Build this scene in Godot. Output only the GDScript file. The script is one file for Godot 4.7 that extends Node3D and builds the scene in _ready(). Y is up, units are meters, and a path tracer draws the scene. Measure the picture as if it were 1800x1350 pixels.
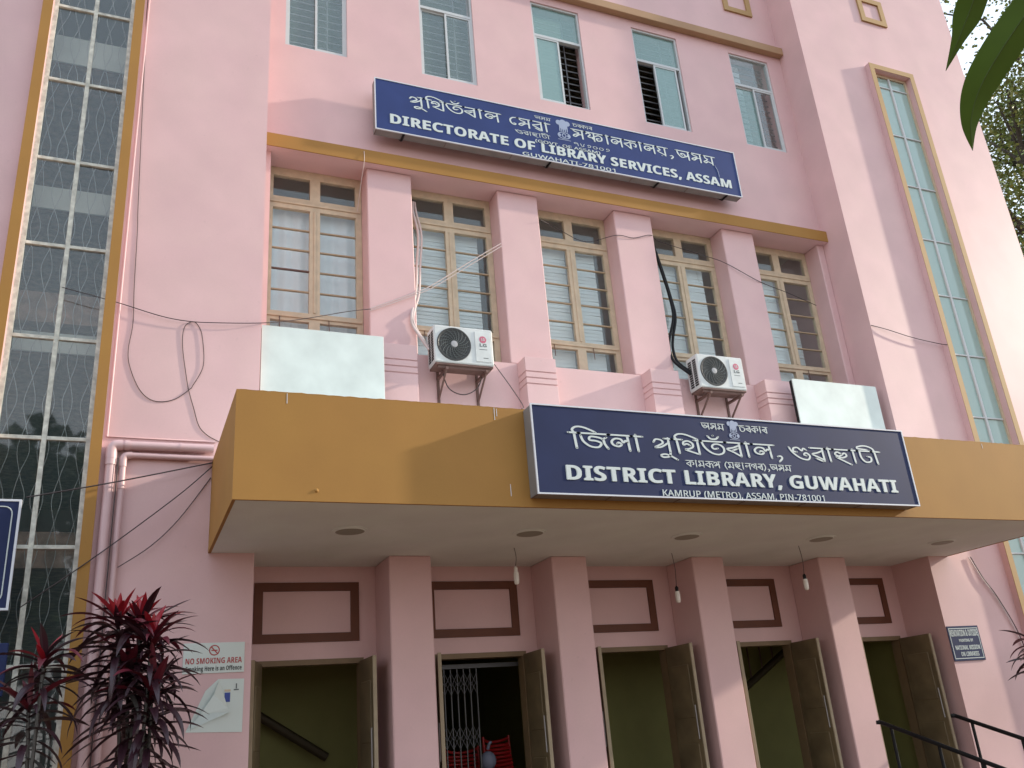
extends Node3D
# Eye level is y = 0; the ground lies at y = -1.55. x runs along the facade, z towards the viewer; the two tall side blocks stand at z = 0.

const GROUND := -1.55
const XL := 1.28      # right edge of the left block
const XR := 11.08     # left edge of the right block
var M := {}
var mesh_cache := {}
var rng := RandomNumberGenerator.new()
var counts := {}

func V(x: float, y: float, z: float) -> Vector3:
	return Vector3(x, y, z)

# ------------------------------------------------------------------ helpers: nodes
func numbered(called: String) -> String:
	var n: int = counts.get(called, 0)
	counts[called] = n + 1
	return called if n == 0 else "%s_%03d" % [called, n]

func tag(o: Node, label: String, category: String, group := "") -> Node:
	o.set_meta("label", label)
	o.set_meta("category", category)
	if group != "":
		o.set_meta("group", group)
	return o

func thing(called: String, label: String, category: String, at := Vector3.ZERO, group := "") -> Node3D:
	var o := Node3D.new()
	o.name = numbered(called)
	add_child(o)
	o.position = at
	tag(o, label, category, group)
	return o

func part(parent: Node, called: String, mesh: Mesh, mat: Material, at := Vector3.ZERO) -> MeshInstance3D:
	var o := MeshInstance3D.new()
	o.name = called
	o.mesh = mesh
	o.material_override = mat
	o.position = at
	parent.add_child(o, true)
	return o

func single(called: String, mesh: Mesh, mat: Material, label: String, category: String, at := Vector3.ZERO, group := "") -> MeshInstance3D:
	var o := part(self, numbered(called), mesh, mat, at)
	tag(o, label, category, group)
	return o

func structure(called: String, mesh: Mesh, mat: Material, at := Vector3.ZERO) -> MeshInstance3D:
	var o := part(self, called, mesh, mat, at)
	o.set_meta("kind", "structure")
	return o

# ------------------------------------------------------------------ helpers: geometry
func new_st() -> SurfaceTool:
	var st := SurfaceTool.new()
	st.begin(Mesh.PRIMITIVE_TRIANGLES)
	return st

func tri(st: SurfaceTool, a: Vector3, b: Vector3, c: Vector3, n: Vector3) -> void:
	var flip := (b - a).cross(c - a).dot(n) > 0.0
	for p in ([a, c, b] if flip else [a, b, c]):
		st.set_normal(n)
		st.set_uv(Vector2(p.x, p.y))
		st.add_vertex(p)

func quad(st: SurfaceTool, a: Vector3, b: Vector3, c: Vector3, d: Vector3, n: Vector3) -> void:
	tri(st, a, b, c, n)
	tri(st, a, c, d, n)

func bx(st: SurfaceTool, lo: Vector3, hi: Vector3) -> void:
	var p := func(i: int) -> Vector3: return Vector3(hi.x if i & 1 else lo.x, hi.y if i & 2 else lo.y, hi.z if i & 4 else lo.z)
	quad(st, p.call(0), p.call(2), p.call(6), p.call(4), Vector3.LEFT)
	quad(st, p.call(1), p.call(3), p.call(7), p.call(5), Vector3.RIGHT)
	quad(st, p.call(0), p.call(1), p.call(5), p.call(4), Vector3.DOWN)
	quad(st, p.call(2), p.call(3), p.call(7), p.call(6), Vector3.UP)
	quad(st, p.call(0), p.call(1), p.call(3), p.call(2), Vector3.FORWARD)
	quad(st, p.call(4), p.call(5), p.call(7), p.call(6), Vector3.BACK)

func chamfer(st: SurfaceTool, lo: Vector3, hi: Vector3, b: float) -> void:
	var c := (lo + hi) / 2
	var h := (hi - lo) / 2
	b = minf(b, minf(h.x, minf(h.y, h.z)) * 0.6)
	var pt := func(ax: int, sx: float, sy: float, sz: float) -> Vector3:
		var q := h - Vector3(b, b, b)
		q[ax] = h[ax]
		return c + q * Vector3(sx, sy, sz)
	for ax in 3:
		var u := (ax + 1) % 3
		var w := (ax + 2) % 3
		for s in [-1.0, 1.0]:
			var n := Vector3.ZERO
			n[ax] = s
			var q := []
			for t in [[-1, -1], [1, -1], [1, 1], [-1, 1]]:
				var sg := Vector3.ZERO
				sg[ax] = s
				sg[u] = t[0]
				sg[w] = t[1]
				q.append(pt.call(ax, sg.x, sg.y, sg.z))
			quad(st, q[0], q[1], q[2], q[3], n)
		# the four edges along ax
		for s1 in [-1.0, 1.0]:
			for s2 in [-1.0, 1.0]:
				var a := Vector3.ZERO
				a[u] = s1
				a[w] = s2
				var n2 := a.normalized()
				var e := []
				for k in [[u, -1.0], [u, 1.0], [w, 1.0], [w, -1.0]]:
					a[ax] = k[1]
					e.append(pt.call(k[0], a.x, a.y, a.z))
				quad(st, e[0], e[1], e[2], e[3], n2)
	for sx in [-1.0, 1.0]:
		for sy in [-1.0, 1.0]:
			for sz in [-1.0, 1.0]:
				tri(st, pt.call(0, sx, sy, sz), pt.call(1, sx, sy, sz), pt.call(2, sx, sy, sz), Vector3(sx, sy, sz).normalized())

func box_mesh(size: Vector3, b := 0.0) -> ArrayMesh:
	var key := "%.3f %.3f %.3f %.4f" % [size.x, size.y, size.z, b]
	if not mesh_cache.has(key):
		var st := new_st()
		if b > 0.0:
			chamfer(st, -size / 2, size / 2, b)
		else:
			bx(st, -size / 2, size / 2)
		mesh_cache[key] = st.commit()
	return mesh_cache[key]

# a box between two corners as a part whose origin is its centre
func block(parent: Node, called: String, lo: Vector3, hi: Vector3, mat: Material, b := 0.0) -> MeshInstance3D:
	return part(parent, called, box_mesh(hi - lo, b), mat, (lo + hi) / 2)

func smooth_path(pts: Array, per := 6) -> PackedVector3Array:
	var out := PackedVector3Array()
	var n := pts.size()
	for i in n - 1:
		var p0: Vector3 = pts[maxi(i - 1, 0)]
		var p1: Vector3 = pts[i]
		var p2: Vector3 = pts[i + 1]
		var p3: Vector3 = pts[mini(i + 2, n - 1)]
		for k in per:
			var t := float(k) / per
			out.append(0.5 * (2 * p1 + (p2 - p0) * t + (2 * p0 - 5 * p1 + 4 * p2 - p3) * t * t + (3 * p1 - p0 - 3 * p2 + p3) * t * t * t))
	out.append(pts[n - 1])
	return out

func tube(st: SurfaceTool, path: PackedVector3Array, r0: float, sides := 8, r1 := -1.0) -> void:
	if r1 < 0:
		r1 = r0
	var n := path.size()
	var up := Vector3(0.37, 0.11, 0.92)
	var rings := []
	for i in n:
		var d := (path[mini(i + 1, n - 1)] - path[maxi(i - 1, 0)]).normalized()
		if absf(up.dot(d)) > 0.98:
			up = Vector3(0.9, 0.2, -0.3)
		up = (up - d * up.dot(d)).normalized()
		var side := d.cross(up)
		var r := lerpf(r0, r1, float(i) / maxf(1, n - 1))
		var ring := []
		for k in sides:
			var a := TAU * k / sides
			var nn := up * cos(a) + side * sin(a)
			ring.append([path[i] + nn * r, nn])
		rings.append(ring)
	for i in n - 1:
		for k in sides:
			var a: Array = rings[i][k]
			var b: Array = rings[i][(k + 1) % sides]
			var c: Array = rings[i + 1][(k + 1) % sides]
			var d: Array = rings[i + 1][k]
			smooth_tri(st, a, b, c)
			smooth_tri(st, a, c, d)
	for e in [0, n - 1]:
		var nn := (path[0] - path[1]).normalized() if e == 0 else (path[n - 1] - path[n - 2]).normalized()
		for k in sides:
			tri(st, path[e], rings[e][k][0], rings[e][(k + 1) % sides][0], nn)

func smooth_tri(st: SurfaceTool, a: Array, b: Array, c: Array) -> void:
	var m: Vector3 = a[1] + b[1] + c[1]
	var flip: bool = (b[0] - a[0]).cross(c[0] - a[0]).dot(m) > 0.0
	for p in ([a, c, b] if flip else [a, b, c]):
		st.set_normal(p[1])
		st.set_uv(Vector2(p[0].x, p[0].y))
		st.add_vertex(p[0])

func tube_mesh(pts: Array, r: float, sides := 8, smooth := true, r1 := -1.0) -> ArrayMesh:
	var st := new_st()
	tube(st, smooth_path(pts) if smooth else PackedVector3Array(pts), r, sides, r1)
	return st.commit()

# surface of revolution about the y axis; profile is [radius, height] pairs
func lathe(profile: Array, sides := 20) -> ArrayMesh:
	var st := new_st()
	for i in profile.size() - 1:
		var a: Vector2 = profile[i]
		var b: Vector2 = profile[i + 1]
		var t := (b - a).normalized()
		var nr := Vector2(t.y, -t.x)
		for k in sides:
			var q := []
			for kk in [k, k + 1]:
				var an: float = TAU * kk / sides
				for pp in [a, b]:
					q.append([Vector3(pp.x * cos(an), pp.y, pp.x * sin(an)), Vector3(nr.x * cos(an), nr.y, nr.x * sin(an))])
			smooth_tri(st, q[0], q[1], q[3])
			smooth_tri(st, q[0], q[3], q[2])
	return st.commit()

# ring of four bars lying in a plane of constant z, butted at the corners
func ring_bars(st: SurfaceTool, x0: float, x1: float, y0: float, y1: float, w: float, z0: float, z1: float) -> void:
	bx(st, V(x0, y0, z0), V(x0 + w, y1, z1))
	bx(st, V(x1 - w, y0, z0), V(x1, y1, z1))
	bx(st, V(x0 + w, y0, z0), V(x1 - w, y0 + w, z1))
	bx(st, V(x0 + w, y1 - w, z0), V(x1 - w, y1, z1))

# a wall of thickness z0..z1 with rectangular openings [x0, x1, y0, y1], built as butted blocks
func wall_mesh(x0: float, x1: float, y0: float, y1: float, z0: float, z1: float, holes: Array) -> ArrayMesh:
	var st := new_st()
	var xs := [x0, x1]
	for h in holes:
		for e in [h[0], h[1]]:
			if not xs.has(e):
				xs.append(e)
	xs.sort()
	for i in xs.size() - 1:
		var a: float = xs[i]
		var b: float = xs[i + 1]
		var m := (a + b) / 2
		var spans := [[y0, y1]]
		for h in holes:
			if m > h[0] and m < h[1]:
				var nx := []
				for s in spans:
					if h[2] > s[0]:
						nx.append([s[0], minf(s[1], h[2])])
					if h[3] < s[1]:
						nx.append([maxf(s[0], h[3]), s[1]])
				spans = nx
		for s in spans:
			if s[1] - s[0] > 0.001:
				bx(st, V(a, s[0], z0), V(b, s[1], z1))
	return st.commit()

# ------------------------------------------------------------------ helpers: materials
func noise_image(size: int, freq: float, octaves: int, sd: int, lo: float, hi: float, kind := FastNoiseLite.TYPE_SIMPLEX_SMOOTH) -> Image:
	var f := FastNoiseLite.new()
	f.seed = sd
	f.noise_type = kind
	f.frequency = freq
	f.fractal_octaves = octaves
	var im := f.get_seamless_image(size, size)
	im.convert(Image.FORMAT_RGB8)
	for y in size:
		for x in size:
			var v := lerpf(lo, hi, im.get_pixel(x, y).r)
			im.set_pixel(x, y, Color(v, v, v))
	return im

func tex(im: Image) -> ImageTexture:
	im.generate_mipmaps()
	return ImageTexture.create_from_image(im)

func bump(im: Image, strength: float) -> ImageTexture:
	var b := im.duplicate() as Image
	b.clear_mipmaps()
	b.convert(Image.FORMAT_RGB8)
	b.bump_map_to_normal_map(strength)
	return tex(b)

func mat(lin: Color, rough: float, spec := 0.5) -> StandardMaterial3D:
	var m := StandardMaterial3D.new()
	m.albedo_color = lin.linear_to_srgb()
	m.roughness = rough
	m.metallic_specular = spec
	return m

func surfaced(m: StandardMaterial3D, albedo: Texture2D, normal: Texture2D, scale: float, depth := 0.5) -> StandardMaterial3D:
	m.uv1_triplanar = true
	m.uv1_world_triplanar = true
	m.uv1_scale = Vector3(scale, scale, scale)
	if albedo:
		m.albedo_texture = albedo
	if normal:
		m.normal_enabled = true
		m.normal_texture = normal
		m.normal_scale = depth
	return m

func make_materials() -> void:
	# plaster: patchy paint, roller marks, a few stains; all of it matter with its own grain
	var patch := noise_image(512, 0.006, 5, 11, 0.90, 1.0)
	var fine := noise_image(512, 0.09, 3, 12, 0.0, 1.0)
	var wall_im := Image.create(1024, 1024, false, Image.FORMAT_RGB8)
	var patch2 := noise_image(1024, 0.004, 6, 13, 0.0, 1.0)
	var grain := noise_image(1024, 0.12, 3, 14, 0.0, 1.0)
	var spots := noise_image(1024, 0.03, 2, 15, 0.0, 1.0)
	for y in 1024:
		for x in 1024:
			var v := 0.95 + 0.05 * patch2.get_pixel(x, y).r
			v *= 0.985 + 0.015 * grain.get_pixel(x, y).r
			var s := spots.get_pixel(x, y).r
			if s > 0.86:
				v *= 1.0 - 0.35 * (s - 0.86)
			wall_im.set_pixel(x, y, Color(v, v * (0.985 + 0.015 * patch2.get_pixel((x + 300) % 1024, y).r), v))
	var wall_tex := tex(wall_im)
	var fine_n := bump(fine, 1.2)
	var rough_n := bump(noise_image(512, 0.02, 5, 16, 0.0, 1.0), 2.0)
	var patch_t := tex(patch)
	M.pink = surfaced(mat(Color(0.705, 0.475, 0.465), 0.5), wall_tex, fine_n, 0.25, 0.012)
	M.gold = surfaced(mat(Color(0.38, 0.200, 0.048), 0.7, 0.4), wall_tex, fine_n, 0.25, 0.02)
	M.gold_lit_tan = surfaced(mat(Color(0.44, 0.285, 0.115), 0.65, 0.5), wall_tex, fine_n, 0.25, 0.02)  # sun glare put into the right surround's colour; square mouldings are simply tan
	M.soffit = surfaced(mat(Color(0.78, 0.86, 0.82), 0.8), wall_tex, fine_n, 0.25, 0.02)
	M.cornice_tan = surfaced(mat(Color(0.42, 0.27, 0.155), 0.7, 0.4), wall_tex, fine_n, 0.25, 0.02)
	M.brown = surfaced(mat(Color(0.13, 0.036, 0.013), 0.6), patch_t, null, 0.8)
	M.cream = surfaced(mat(Color(0.62, 0.50, 0.35), 0.55), patch_t, null, 1.6)
	M.dirty_white = surfaced(mat(Color(0.78, 0.78, 0.68), 0.65), tex(noise_image(512, 0.02, 5, 21, 0.72, 1.0)), rough_n, 0.8, 0.4)
	M.bar = surfaced(mat(Color(0.44, 0.335, 0.215), 0.55), patch_t, null, 1.6)
	M.board = surfaced(mat(Color(0.70, 0.78, 0.75), 0.5), patch_t, null, 0.5)
	M.lens_grey = mat(Color(0.30, 0.30, 0.25), 0.6)
	M.ledge = surfaced(mat(Color(0.42, 0.46, 0.41), 0.8), patch_t, null, 0.7)
	M.alu = mat(Color(0.52, 0.55, 0.56), 0.4)
	M.white_trim = mat(Color(0.62, 0.65, 0.70), 0.5)
	M.sign_blue = surfaced(mat(Color(0.033, 0.055, 0.185), 0.5, 0.3), patch_t, null, 0.45)
	M.sign_blue_shaded = surfaced(mat(Color(0.020, 0.030, 0.092), 0.5, 0.3), patch_t, null, 0.45)  # darker copy of sign_blue: the lower board's shade is in its colour
	M.letter = mat(Color(0.56, 0.63, 0.62), 0.5)
	M.letter_dull = mat(Color(0.30, 0.36, 0.50), 0.5)
	M.tin = surfaced(mat(Color(0.42, 0.40, 0.39), 0.6), patch_t, null, 0.7)
	M.steel = surfaced(mat(Color(0.16, 0.09, 0.075), 0.7), patch_t, null, 2.0)
	M.gate = mat(Color(0.09, 0.09, 0.095), 0.5)
	M.grille = mat(Color(0.24, 0.26, 0.25), 0.5)
	M.sign_case = surfaced(mat(Color(0.24, 0.225, 0.215), 0.6), patch_t, null, 0.7)
	M.stair = mat(Color(0.06, 0.045, 0.022), 0.7)
	M.black = mat(Color(0.009, 0.009, 0.010), 0.6, 0.35)
	M.cable = mat(Color(0.045, 0.03, 0.032), 0.6)
	M.pale_cable = mat(Color(0.60, 0.50, 0.48), 0.5)
	M.pipe = surfaced(mat(Color(0.66, 0.46, 0.46), 0.4), wall_tex, null, 0.5)
	M.ac_white = surfaced(mat(Color(0.66, 0.69, 0.68), 0.4), patch_t, null, 1.2)
	M.fan = mat(Color(0.03, 0.03, 0.03), 0.45)
	M.hub = mat(Color(0.35, 0.35, 0.36), 0.4)
	M.badge = mat(Color(0.50, 0.13, 0.19), 0.5)
	M.grey_print = mat(Color(0.10, 0.115, 0.115), 0.5)
	M.olive = surfaced(mat(Color(0.26, 0.26, 0.085), 0.75), wall_tex, null, 0.5)
	M.hall_floor = surfaced(mat(Color(0.20, 0.17, 0.14), 0.5), patch_t, null, 1.0)
	M.room = surfaced(mat(Color(0.40, 0.37, 0.28), 0.8), wall_tex, null, 0.3)
	M.curtain = mat(Color(0.60, 0.69, 0.72), 0.8)
	M.curtain.backlight = Color(0.3, 0.3, 0.3)
	M.blind = mat(Color(0.58, 0.68, 0.68), 0.6)
	M.door = surfaced(mat(Color(0.20, 0.15, 0.08), 0.6), tex(noise_image(512, 0.006, 4, 31, 0.75, 1.0)), null, 0.6)
	M.door_frame = surfaced(mat(Color(0.22, 0.15, 0.08), 0.6), patch_t, null, 1.0)
	M.leaf_edge = surfaced(mat(Color(0.36, 0.29, 0.19), 0.6), patch_t, null, 1.5)
	M.red_plastic = mat(Color(0.42, 0.012, 0.014), 0.35)
	M.paper = mat(Color(0.62, 0.68, 0.64), 0.7)
	M.print_red = mat(Color(0.40, 0.05, 0.05), 0.6)
	M.print_black = mat(Color(0.02, 0.02, 0.02), 0.6)
	M.print_blue = mat(Color(0.04, 0.07, 0.30), 0.6)
	M.bulb = mat(Color(0.75, 0.72, 0.66), 0.25)
	M.concrete = surfaced(mat(Color(0.30, 0.20, 0.14), 0.85), tex(noise_image(512, 0.02, 5, 41, 0.6, 1.0)), rough_n, 0.5, 0.5)
	M.ground = surfaced(mat(Color(0.28, 0.165, 0.10), 0.9), tex(noise_image(512, 0.015, 6, 42, 0.55, 1.0)), rough_n, 0.35, 0.8)
	M.bark = surfaced(mat(Color(0.10, 0.08, 0.06), 0.9), tex(noise_image(256, 0.04, 4, 43, 0.5, 1.0)), rough_n, 1.5, 1.0)
	for d in [["leaf_dark", Color(0.036, 0.012, 0.018)], ["leaf_maroon", Color(0.12, 0.014, 0.026)], ["leaf_red", Color(0.33, 0.012, 0.022)], ["leaf_dull", Color(0.055, 0.05, 0.045)]]:
		var lm := mat(d[1], 0.38)
		lm.cull_mode = BaseMaterial3D.CULL_DISABLED
		lm.backlight = d[1] * 0.8
		M[d[0]] = lm
	M.mango = surfaced(mat(Color(0.075, 0.165, 0.016), 0.4), patch_t, null, 9.0)
	M.mango.backlight = Color(0.25, 0.42, 0.03)
	M.mango_rib = mat(Color(0.06, 0.11, 0.02), 0.5)
	for d in [["foliage", Color(0.17, 0.23, 0.065)], ["foliage_dark", Color(0.04, 0.07, 0.022)]]:
		var fm := mat(Color(1, 1, 1), 0.5)
		fm.vertex_color_use_as_albedo = true
		fm.backlight = Color(0.35, 0.4, 0.2)
		M[d[0]] = fm
		M[d[0] + "_c"] = d[1]
	var g := mat(Color(0.60, 0.80, 0.76), 0.03, 0.6)
	g.transparency = BaseMaterial3D.TRANSPARENCY_ALPHA
	g.albedo_color.a = 0.03
	M.glass = g
	var g2 := mat(Color(0.45, 0.68, 0.65), 0.03, 0.8)
	g2.transparency = BaseMaterial3D.TRANSPARENCY_ALPHA
	g2.albedo_color.a = 0.1
	M.glass_green = g2
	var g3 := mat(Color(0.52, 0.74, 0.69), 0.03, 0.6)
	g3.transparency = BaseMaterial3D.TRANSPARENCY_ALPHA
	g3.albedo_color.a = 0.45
	M.glass_sky_tint = g3  # pale sky reflection put into the tint of the right tall window
	var g4 := mat(Color(0.30, 0.50, 0.48), 0.03, 0.6)
	g4.transparency = BaseMaterial3D.TRANSPARENCY_ALPHA
	g4.albedo_color.a = 0.4
	M.glass_teal = g4

# ------------------------------------------------------------------ lettering
# Assamese letters as pen strokes: y 0 is the foot, 1 the head line
const GLYPHS := {
	"pa": [0.80, [[0.06, 0.70, 0.16, 0.92, 0.36, 0.88, 0.42, 0.68, 0.24, 0.48, 0.10, 0.34, 0.30, 0.36, 0.50, 0.54, 0.66, 0.74], [0.64, 1.06, 0.68, 0.0]], 0.52],
	"tha": [0.78, [[0.34, 0.60, 0.22, 0.72, 0.08, 0.64, 0.09, 0.84, 0.26, 0.93, 0.43, 0.78, 0.44, 0.52, 0.28, 0.36, 0.12, 0.30, 0.40, 0.14, 0.66, 0.0], [0.64, 1.08, 0.68, 0.0]], 0.55],
	"i": [0.36, [[0.18, 1.0, 0.24, 0.0], [0.20, 0.98, 0.12, 1.20, 0.28, 1.40, 0.58, 1.38, 1.02, 1.10]], 0.0],
	"bha": [1.0, [[0.04, 0.96, 0.14, 0.55, 0.38, 0.18, 0.66, 0.06, 0.88, 0.22, 0.92, 0.55, 0.76, 0.80, 0.54, 0.80, 0.44, 0.62, 0.52, 0.46, 0.68, 0.52]], 0.0],
	"chandra": [0.0, [[-0.68, 1.40, -0.56, 1.20, -0.36, 1.20, -0.24, 1.38], [-0.47, 1.44, -0.45, 1.45]], -1.0],
	"ra": [0.72, [[0.60, 0.84, 0.32, 0.64, 0.06, 0.52, 0.34, 0.28, 0.62, 0.0], [0.58, 1.0, 0.62, 0.0], [0.28, 0.42, 0.50, 0.58]], 0.0],
	"wa": [0.72, [[0.60, 0.84, 0.32, 0.64, 0.06, 0.52, 0.34, 0.30, 0.62, 0.10], [0.58, 1.0, 0.62, 0.0], [0.22, 0.20, 0.54, -0.02]], 0.0],
	"aa": [0.40, [[0.16, 1.12, 0.22, 0.0]], 0.0],
	"la": [0.92, [[0.30, 0.42, 0.38, 0.52, 0.48, 0.40, 0.36, 0.26, 0.16, 0.34, 0.10, 0.56, 0.24, 0.76, 0.46, 0.74, 0.56, 0.54, 0.66, 0.66, 0.76, 0.56], [0.74, 1.0, 0.80, 0.0]], 0.0],
	"sa": [0.86, [[0.08, 0.94, 0.20, 0.78, 0.44, 0.68, 0.34, 0.52, 0.14, 0.38, 0.08, 0.22, 0.22, 0.18, 0.36, 0.36, 0.52, 0.50, 0.70, 0.46], [0.66, 1.0, 0.70, 0.0]], 0.0],
	"e": [0.52, [[0.52, 0.98, 0.22, 0.94, 0.05, 0.62, 0.12, 0.26, 0.30, 0.12, 0.38, 0.24, 0.28, 0.30]], 0.45],
	"nca": [1.30, [[0.06, 0.74, 0.20, 0.90, 0.36, 0.74, 0.20, 0.46, 0.44, 0.40, 0.62, 0.60], [0.58, 1.04, 0.62, 0.0], [0.40, 0.46, 0.62, 0.16], [0.66, 0.62, 0.92, 0.82, 1.12, 0.62, 1.08, 0.26, 0.84, 0.16, 0.78, 0.40, 0.96, 0.46]], 0.0],
	"ka": [0.98, [[0.50, 0.84, 0.26, 0.64, 0.06, 0.52, 0.30, 0.28, 0.52, 0.0], [0.48, 1.0, 0.52, 0.0], [0.50, 0.72, 0.72, 0.80, 0.88, 0.62, 0.84, 0.36, 0.72, 0.42]], 0.0],
	"ya": [0.80, [[0.10, 0.92, 0.30, 0.66, 0.12, 0.46, 0.40, 0.24, 0.66, 0.06], [0.62, 1.0, 0.66, 0.0], [0.38, -0.06, 0.41, -0.06]], 0.0],
	"a": [1.0, [[0.04, 0.96, 0.12, 0.55, 0.32, 0.24, 0.54, 0.30, 0.58, 0.56, 0.42, 0.72, 0.28, 0.60, 0.42, 0.48], [0.54, 0.32, 0.72, 0.44, 0.80, 0.64], [0.80, 1.0, 0.86, 0.0]], 0.0],
	"ma": [0.84, [[0.14, 0.98, 0.20, 0.74, 0.34, 0.62, 0.24, 0.42, 0.08, 0.26, 0.20, 0.14, 0.36, 0.32, 0.50, 0.26, 0.70, 0.18], [0.66, 1.0, 0.70, 0.0]], 0.0],
	"ca": [0.84, [[0.06, 0.84, 0.44, 0.80, 0.72, 0.60, 0.70, 0.24, 0.42, 0.06, 0.20, 0.24, 0.16, 0.80]], 0.0],
	"gu": [1.04, [[0.0, 0.98, 0.16, 0.55, 0.50, 0.14, 0.84, 0.06, 0.96, 0.36, 0.80, 0.58, 0.68, 0.44, 0.80, 0.36], [0.36, 0.62, 0.20, 0.66, 0.22, 0.90, 0.42, 0.96, 0.60, 0.74, 0.70, 0.92, 0.84, 0.80]], -1.0],
	"ga": [0.82, [[0.16, 0.52, 0.12, 0.78, 0.30, 0.92, 0.46, 0.70, 0.34, 0.42, 0.50, 0.24], [0.64, 1.0, 0.68, 0.0]], 0.5],
	"ha": [0.86, [[0.40, 0.64, 0.22, 0.80, 0.08, 0.62, 0.30, 0.48, 0.56, 0.74, 0.66, 0.54, 0.44, 0.36, 0.12, 0.40, 0.42, 0.16, 0.84, -0.16]], 0.0],
	"ta": [0.74, [[0.12, 1.0, 0.16, 0.46, 0.36, 0.12, 0.62, 0.20, 0.66, 0.50, 0.48, 0.58]], 0.0],
	"ii": [0.40, [[0.16, 1.0, 0.24, 0.0], [0.18, 0.98, 0.06, 1.28, -0.30, 1.44, -0.66, 1.34, -0.70, 1.20, -0.50, 1.16, -0.20, 1.12]], 0.0],
	"ja": [1.16, [[0.06, 0.86, 0.16, 0.46, 0.42, 0.16, 0.72, 0.14, 0.84, 0.40, 0.64, 0.54, 0.40, 0.58, 0.44, 0.80, 0.72, 0.78, 0.92, 0.66, 0.98, 0.36, 1.10, 0.06], [0.90, 0.66, 1.06, 0.80]], 0.0],
	"na": [0.80, [[0.10, 0.44, 0.22, 0.66, 0.34, 0.50, 0.22, 0.36, 0.34, 0.58, 0.64, 0.62], [0.64, 1.0, 0.68, 0.0]], 0.0],
	"ruu": [1.04, [[0.56, 0.84, 0.28, 0.64, 0.06, 0.52, 0.32, 0.28, 0.58, 0.0], [0.54, 1.0, 0.58, 0.0], [0.58, 0.44, 0.76, 0.70, 0.92, 0.50, 0.96, 0.0]], 0.0],
	"u": [0.0, [[-0.12, 0.04, -0.18, -0.26, -0.42, -0.34, -0.50, -0.20, -0.34, -0.12, -0.14, -0.22, 0.12, -0.48]], -1.0],
	"comma": [0.5, [[0.14, 0.16, 0.28, 0.20, 0.34, 0.04, 0.18, -0.22]], -1.0],
	"open": [0.42, [[0.34, 1.12, 0.14, 0.72, 0.14, 0.30, 0.34, -0.14]], -1.0],
	"close": [0.42, [[0.08, 1.12, 0.28, 0.72, 0.28, 0.30, 0.08, -0.14]], -1.0],
	"sp": [0.5, [], -1.0],
	"d7": [0.8, [[0.46, 0.66, 0.26, 0.56, 0.10, 0.74, 0.26, 0.92, 0.52, 0.84, 0.58, 0.40, 0.62, 0.0]], -1.0],
	"d8": [0.8, [[0.10, 0.92, 0.22, 0.36, 0.34, 0.02, 0.56, 0.30], [0.60, 0.92, 0.46, 0.40]], -1.0],
	"d1": [0.8, [[0.36, 0.52, 0.22, 0.70, 0.38, 0.88, 0.60, 0.70, 0.54, 0.34, 0.20, 0.04]], -1.0],
	"d0": [0.8, [[0.36, 0.86, 0.12, 0.62, 0.18, 0.22, 0.42, 0.10, 0.62, 0.34, 0.56, 0.72, 0.36, 0.86]], -1.0],
}

# flat painted lettering between x0..x1, foot y0, head line y1, facing +z at depth z
func assamese(parent: Node, word: Array, x0: float, x1: float, y0: float, y1: float, z: float, mat_: Material, pen := 0.088) -> void:
	var total := 0.0
	for g in word:
		total += GLYPHS[g][0]
	var sx := (x1 - x0) / total
	var sy := y1 - y0
	var st := new_st()
	var x := 0.0
	var a := pen * sy * 1.05
	var b := pen * sy * 0.62
	var put := func(line: PackedVector3Array) -> void:
		var n := line.size()
		for i in n - 1:
			var off := []
			for k in [i, i + 1]:
				var d: Vector3 = line[mini(k + 1, n - 1)] - line[maxi(k - 1, 0)]
				d = Vector3(d.x, d.y, 0).normalized()
				var nn := Vector3(-d.y, d.x, 0)
				off.append(nn * sqrt(pow(a * nn.x, 2) + pow(b * nn.y, 2)))
			quad(st, line[i] + off[0], line[i] - off[0], line[i + 1] - off[1], line[i + 1] + off[1], Vector3.BACK)
		for e in [0, n - 1]:
			for k in 8:
				var a0 := TAU * k / 8
				var a1 := TAU * (k + 1) / 8
				tri(st, line[e], line[e] + Vector3(cos(a0) * a, sin(a0) * b, 0) * 0.9, line[e] + Vector3(cos(a1) * a, sin(a1) * b, 0) * 0.9, Vector3.BACK)
	var k_line := 0
	for g in word:
		var d: Array = GLYPHS[g]
		for s in d[1]:
			var pts := []
			for i in s.size() / 2:
				pts.append(Vector3(x0 + (x + s[2 * i]) * sx, y0 + s[2 * i + 1] * sy, z + 0.0004 * (k_line % 5)))
			put.call(smooth_path(pts, 5) if pts.size() > 2 else PackedVector3Array(pts))
			k_line += 1
		if d[2] >= 0.0:
			put.call(PackedVector3Array([Vector3(x0 + (x + d[2] - 0.05) * sx, y1, z + 0.0026), Vector3(x0 + (x + d[0] + 0.04) * sx, y1, z + 0.0026)]))
		x += d[0]
	part(parent, "lettering", st.commit(), mat_)

func text_shape(text: String, bold: bool) -> TextMesh:
	var f := SystemFont.new()
	f.font_names = PackedStringArray(["Droid Sans"])
	f.font_weight = 700 if bold else 400
	var tm := TextMesh.new()
	tm.font = f
	tm.text = text
	tm.font_size = 64
	tm.pixel_size = 0.01
	tm.depth = 0.02
	tm.curve_step = 1.0
	return tm

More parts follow.
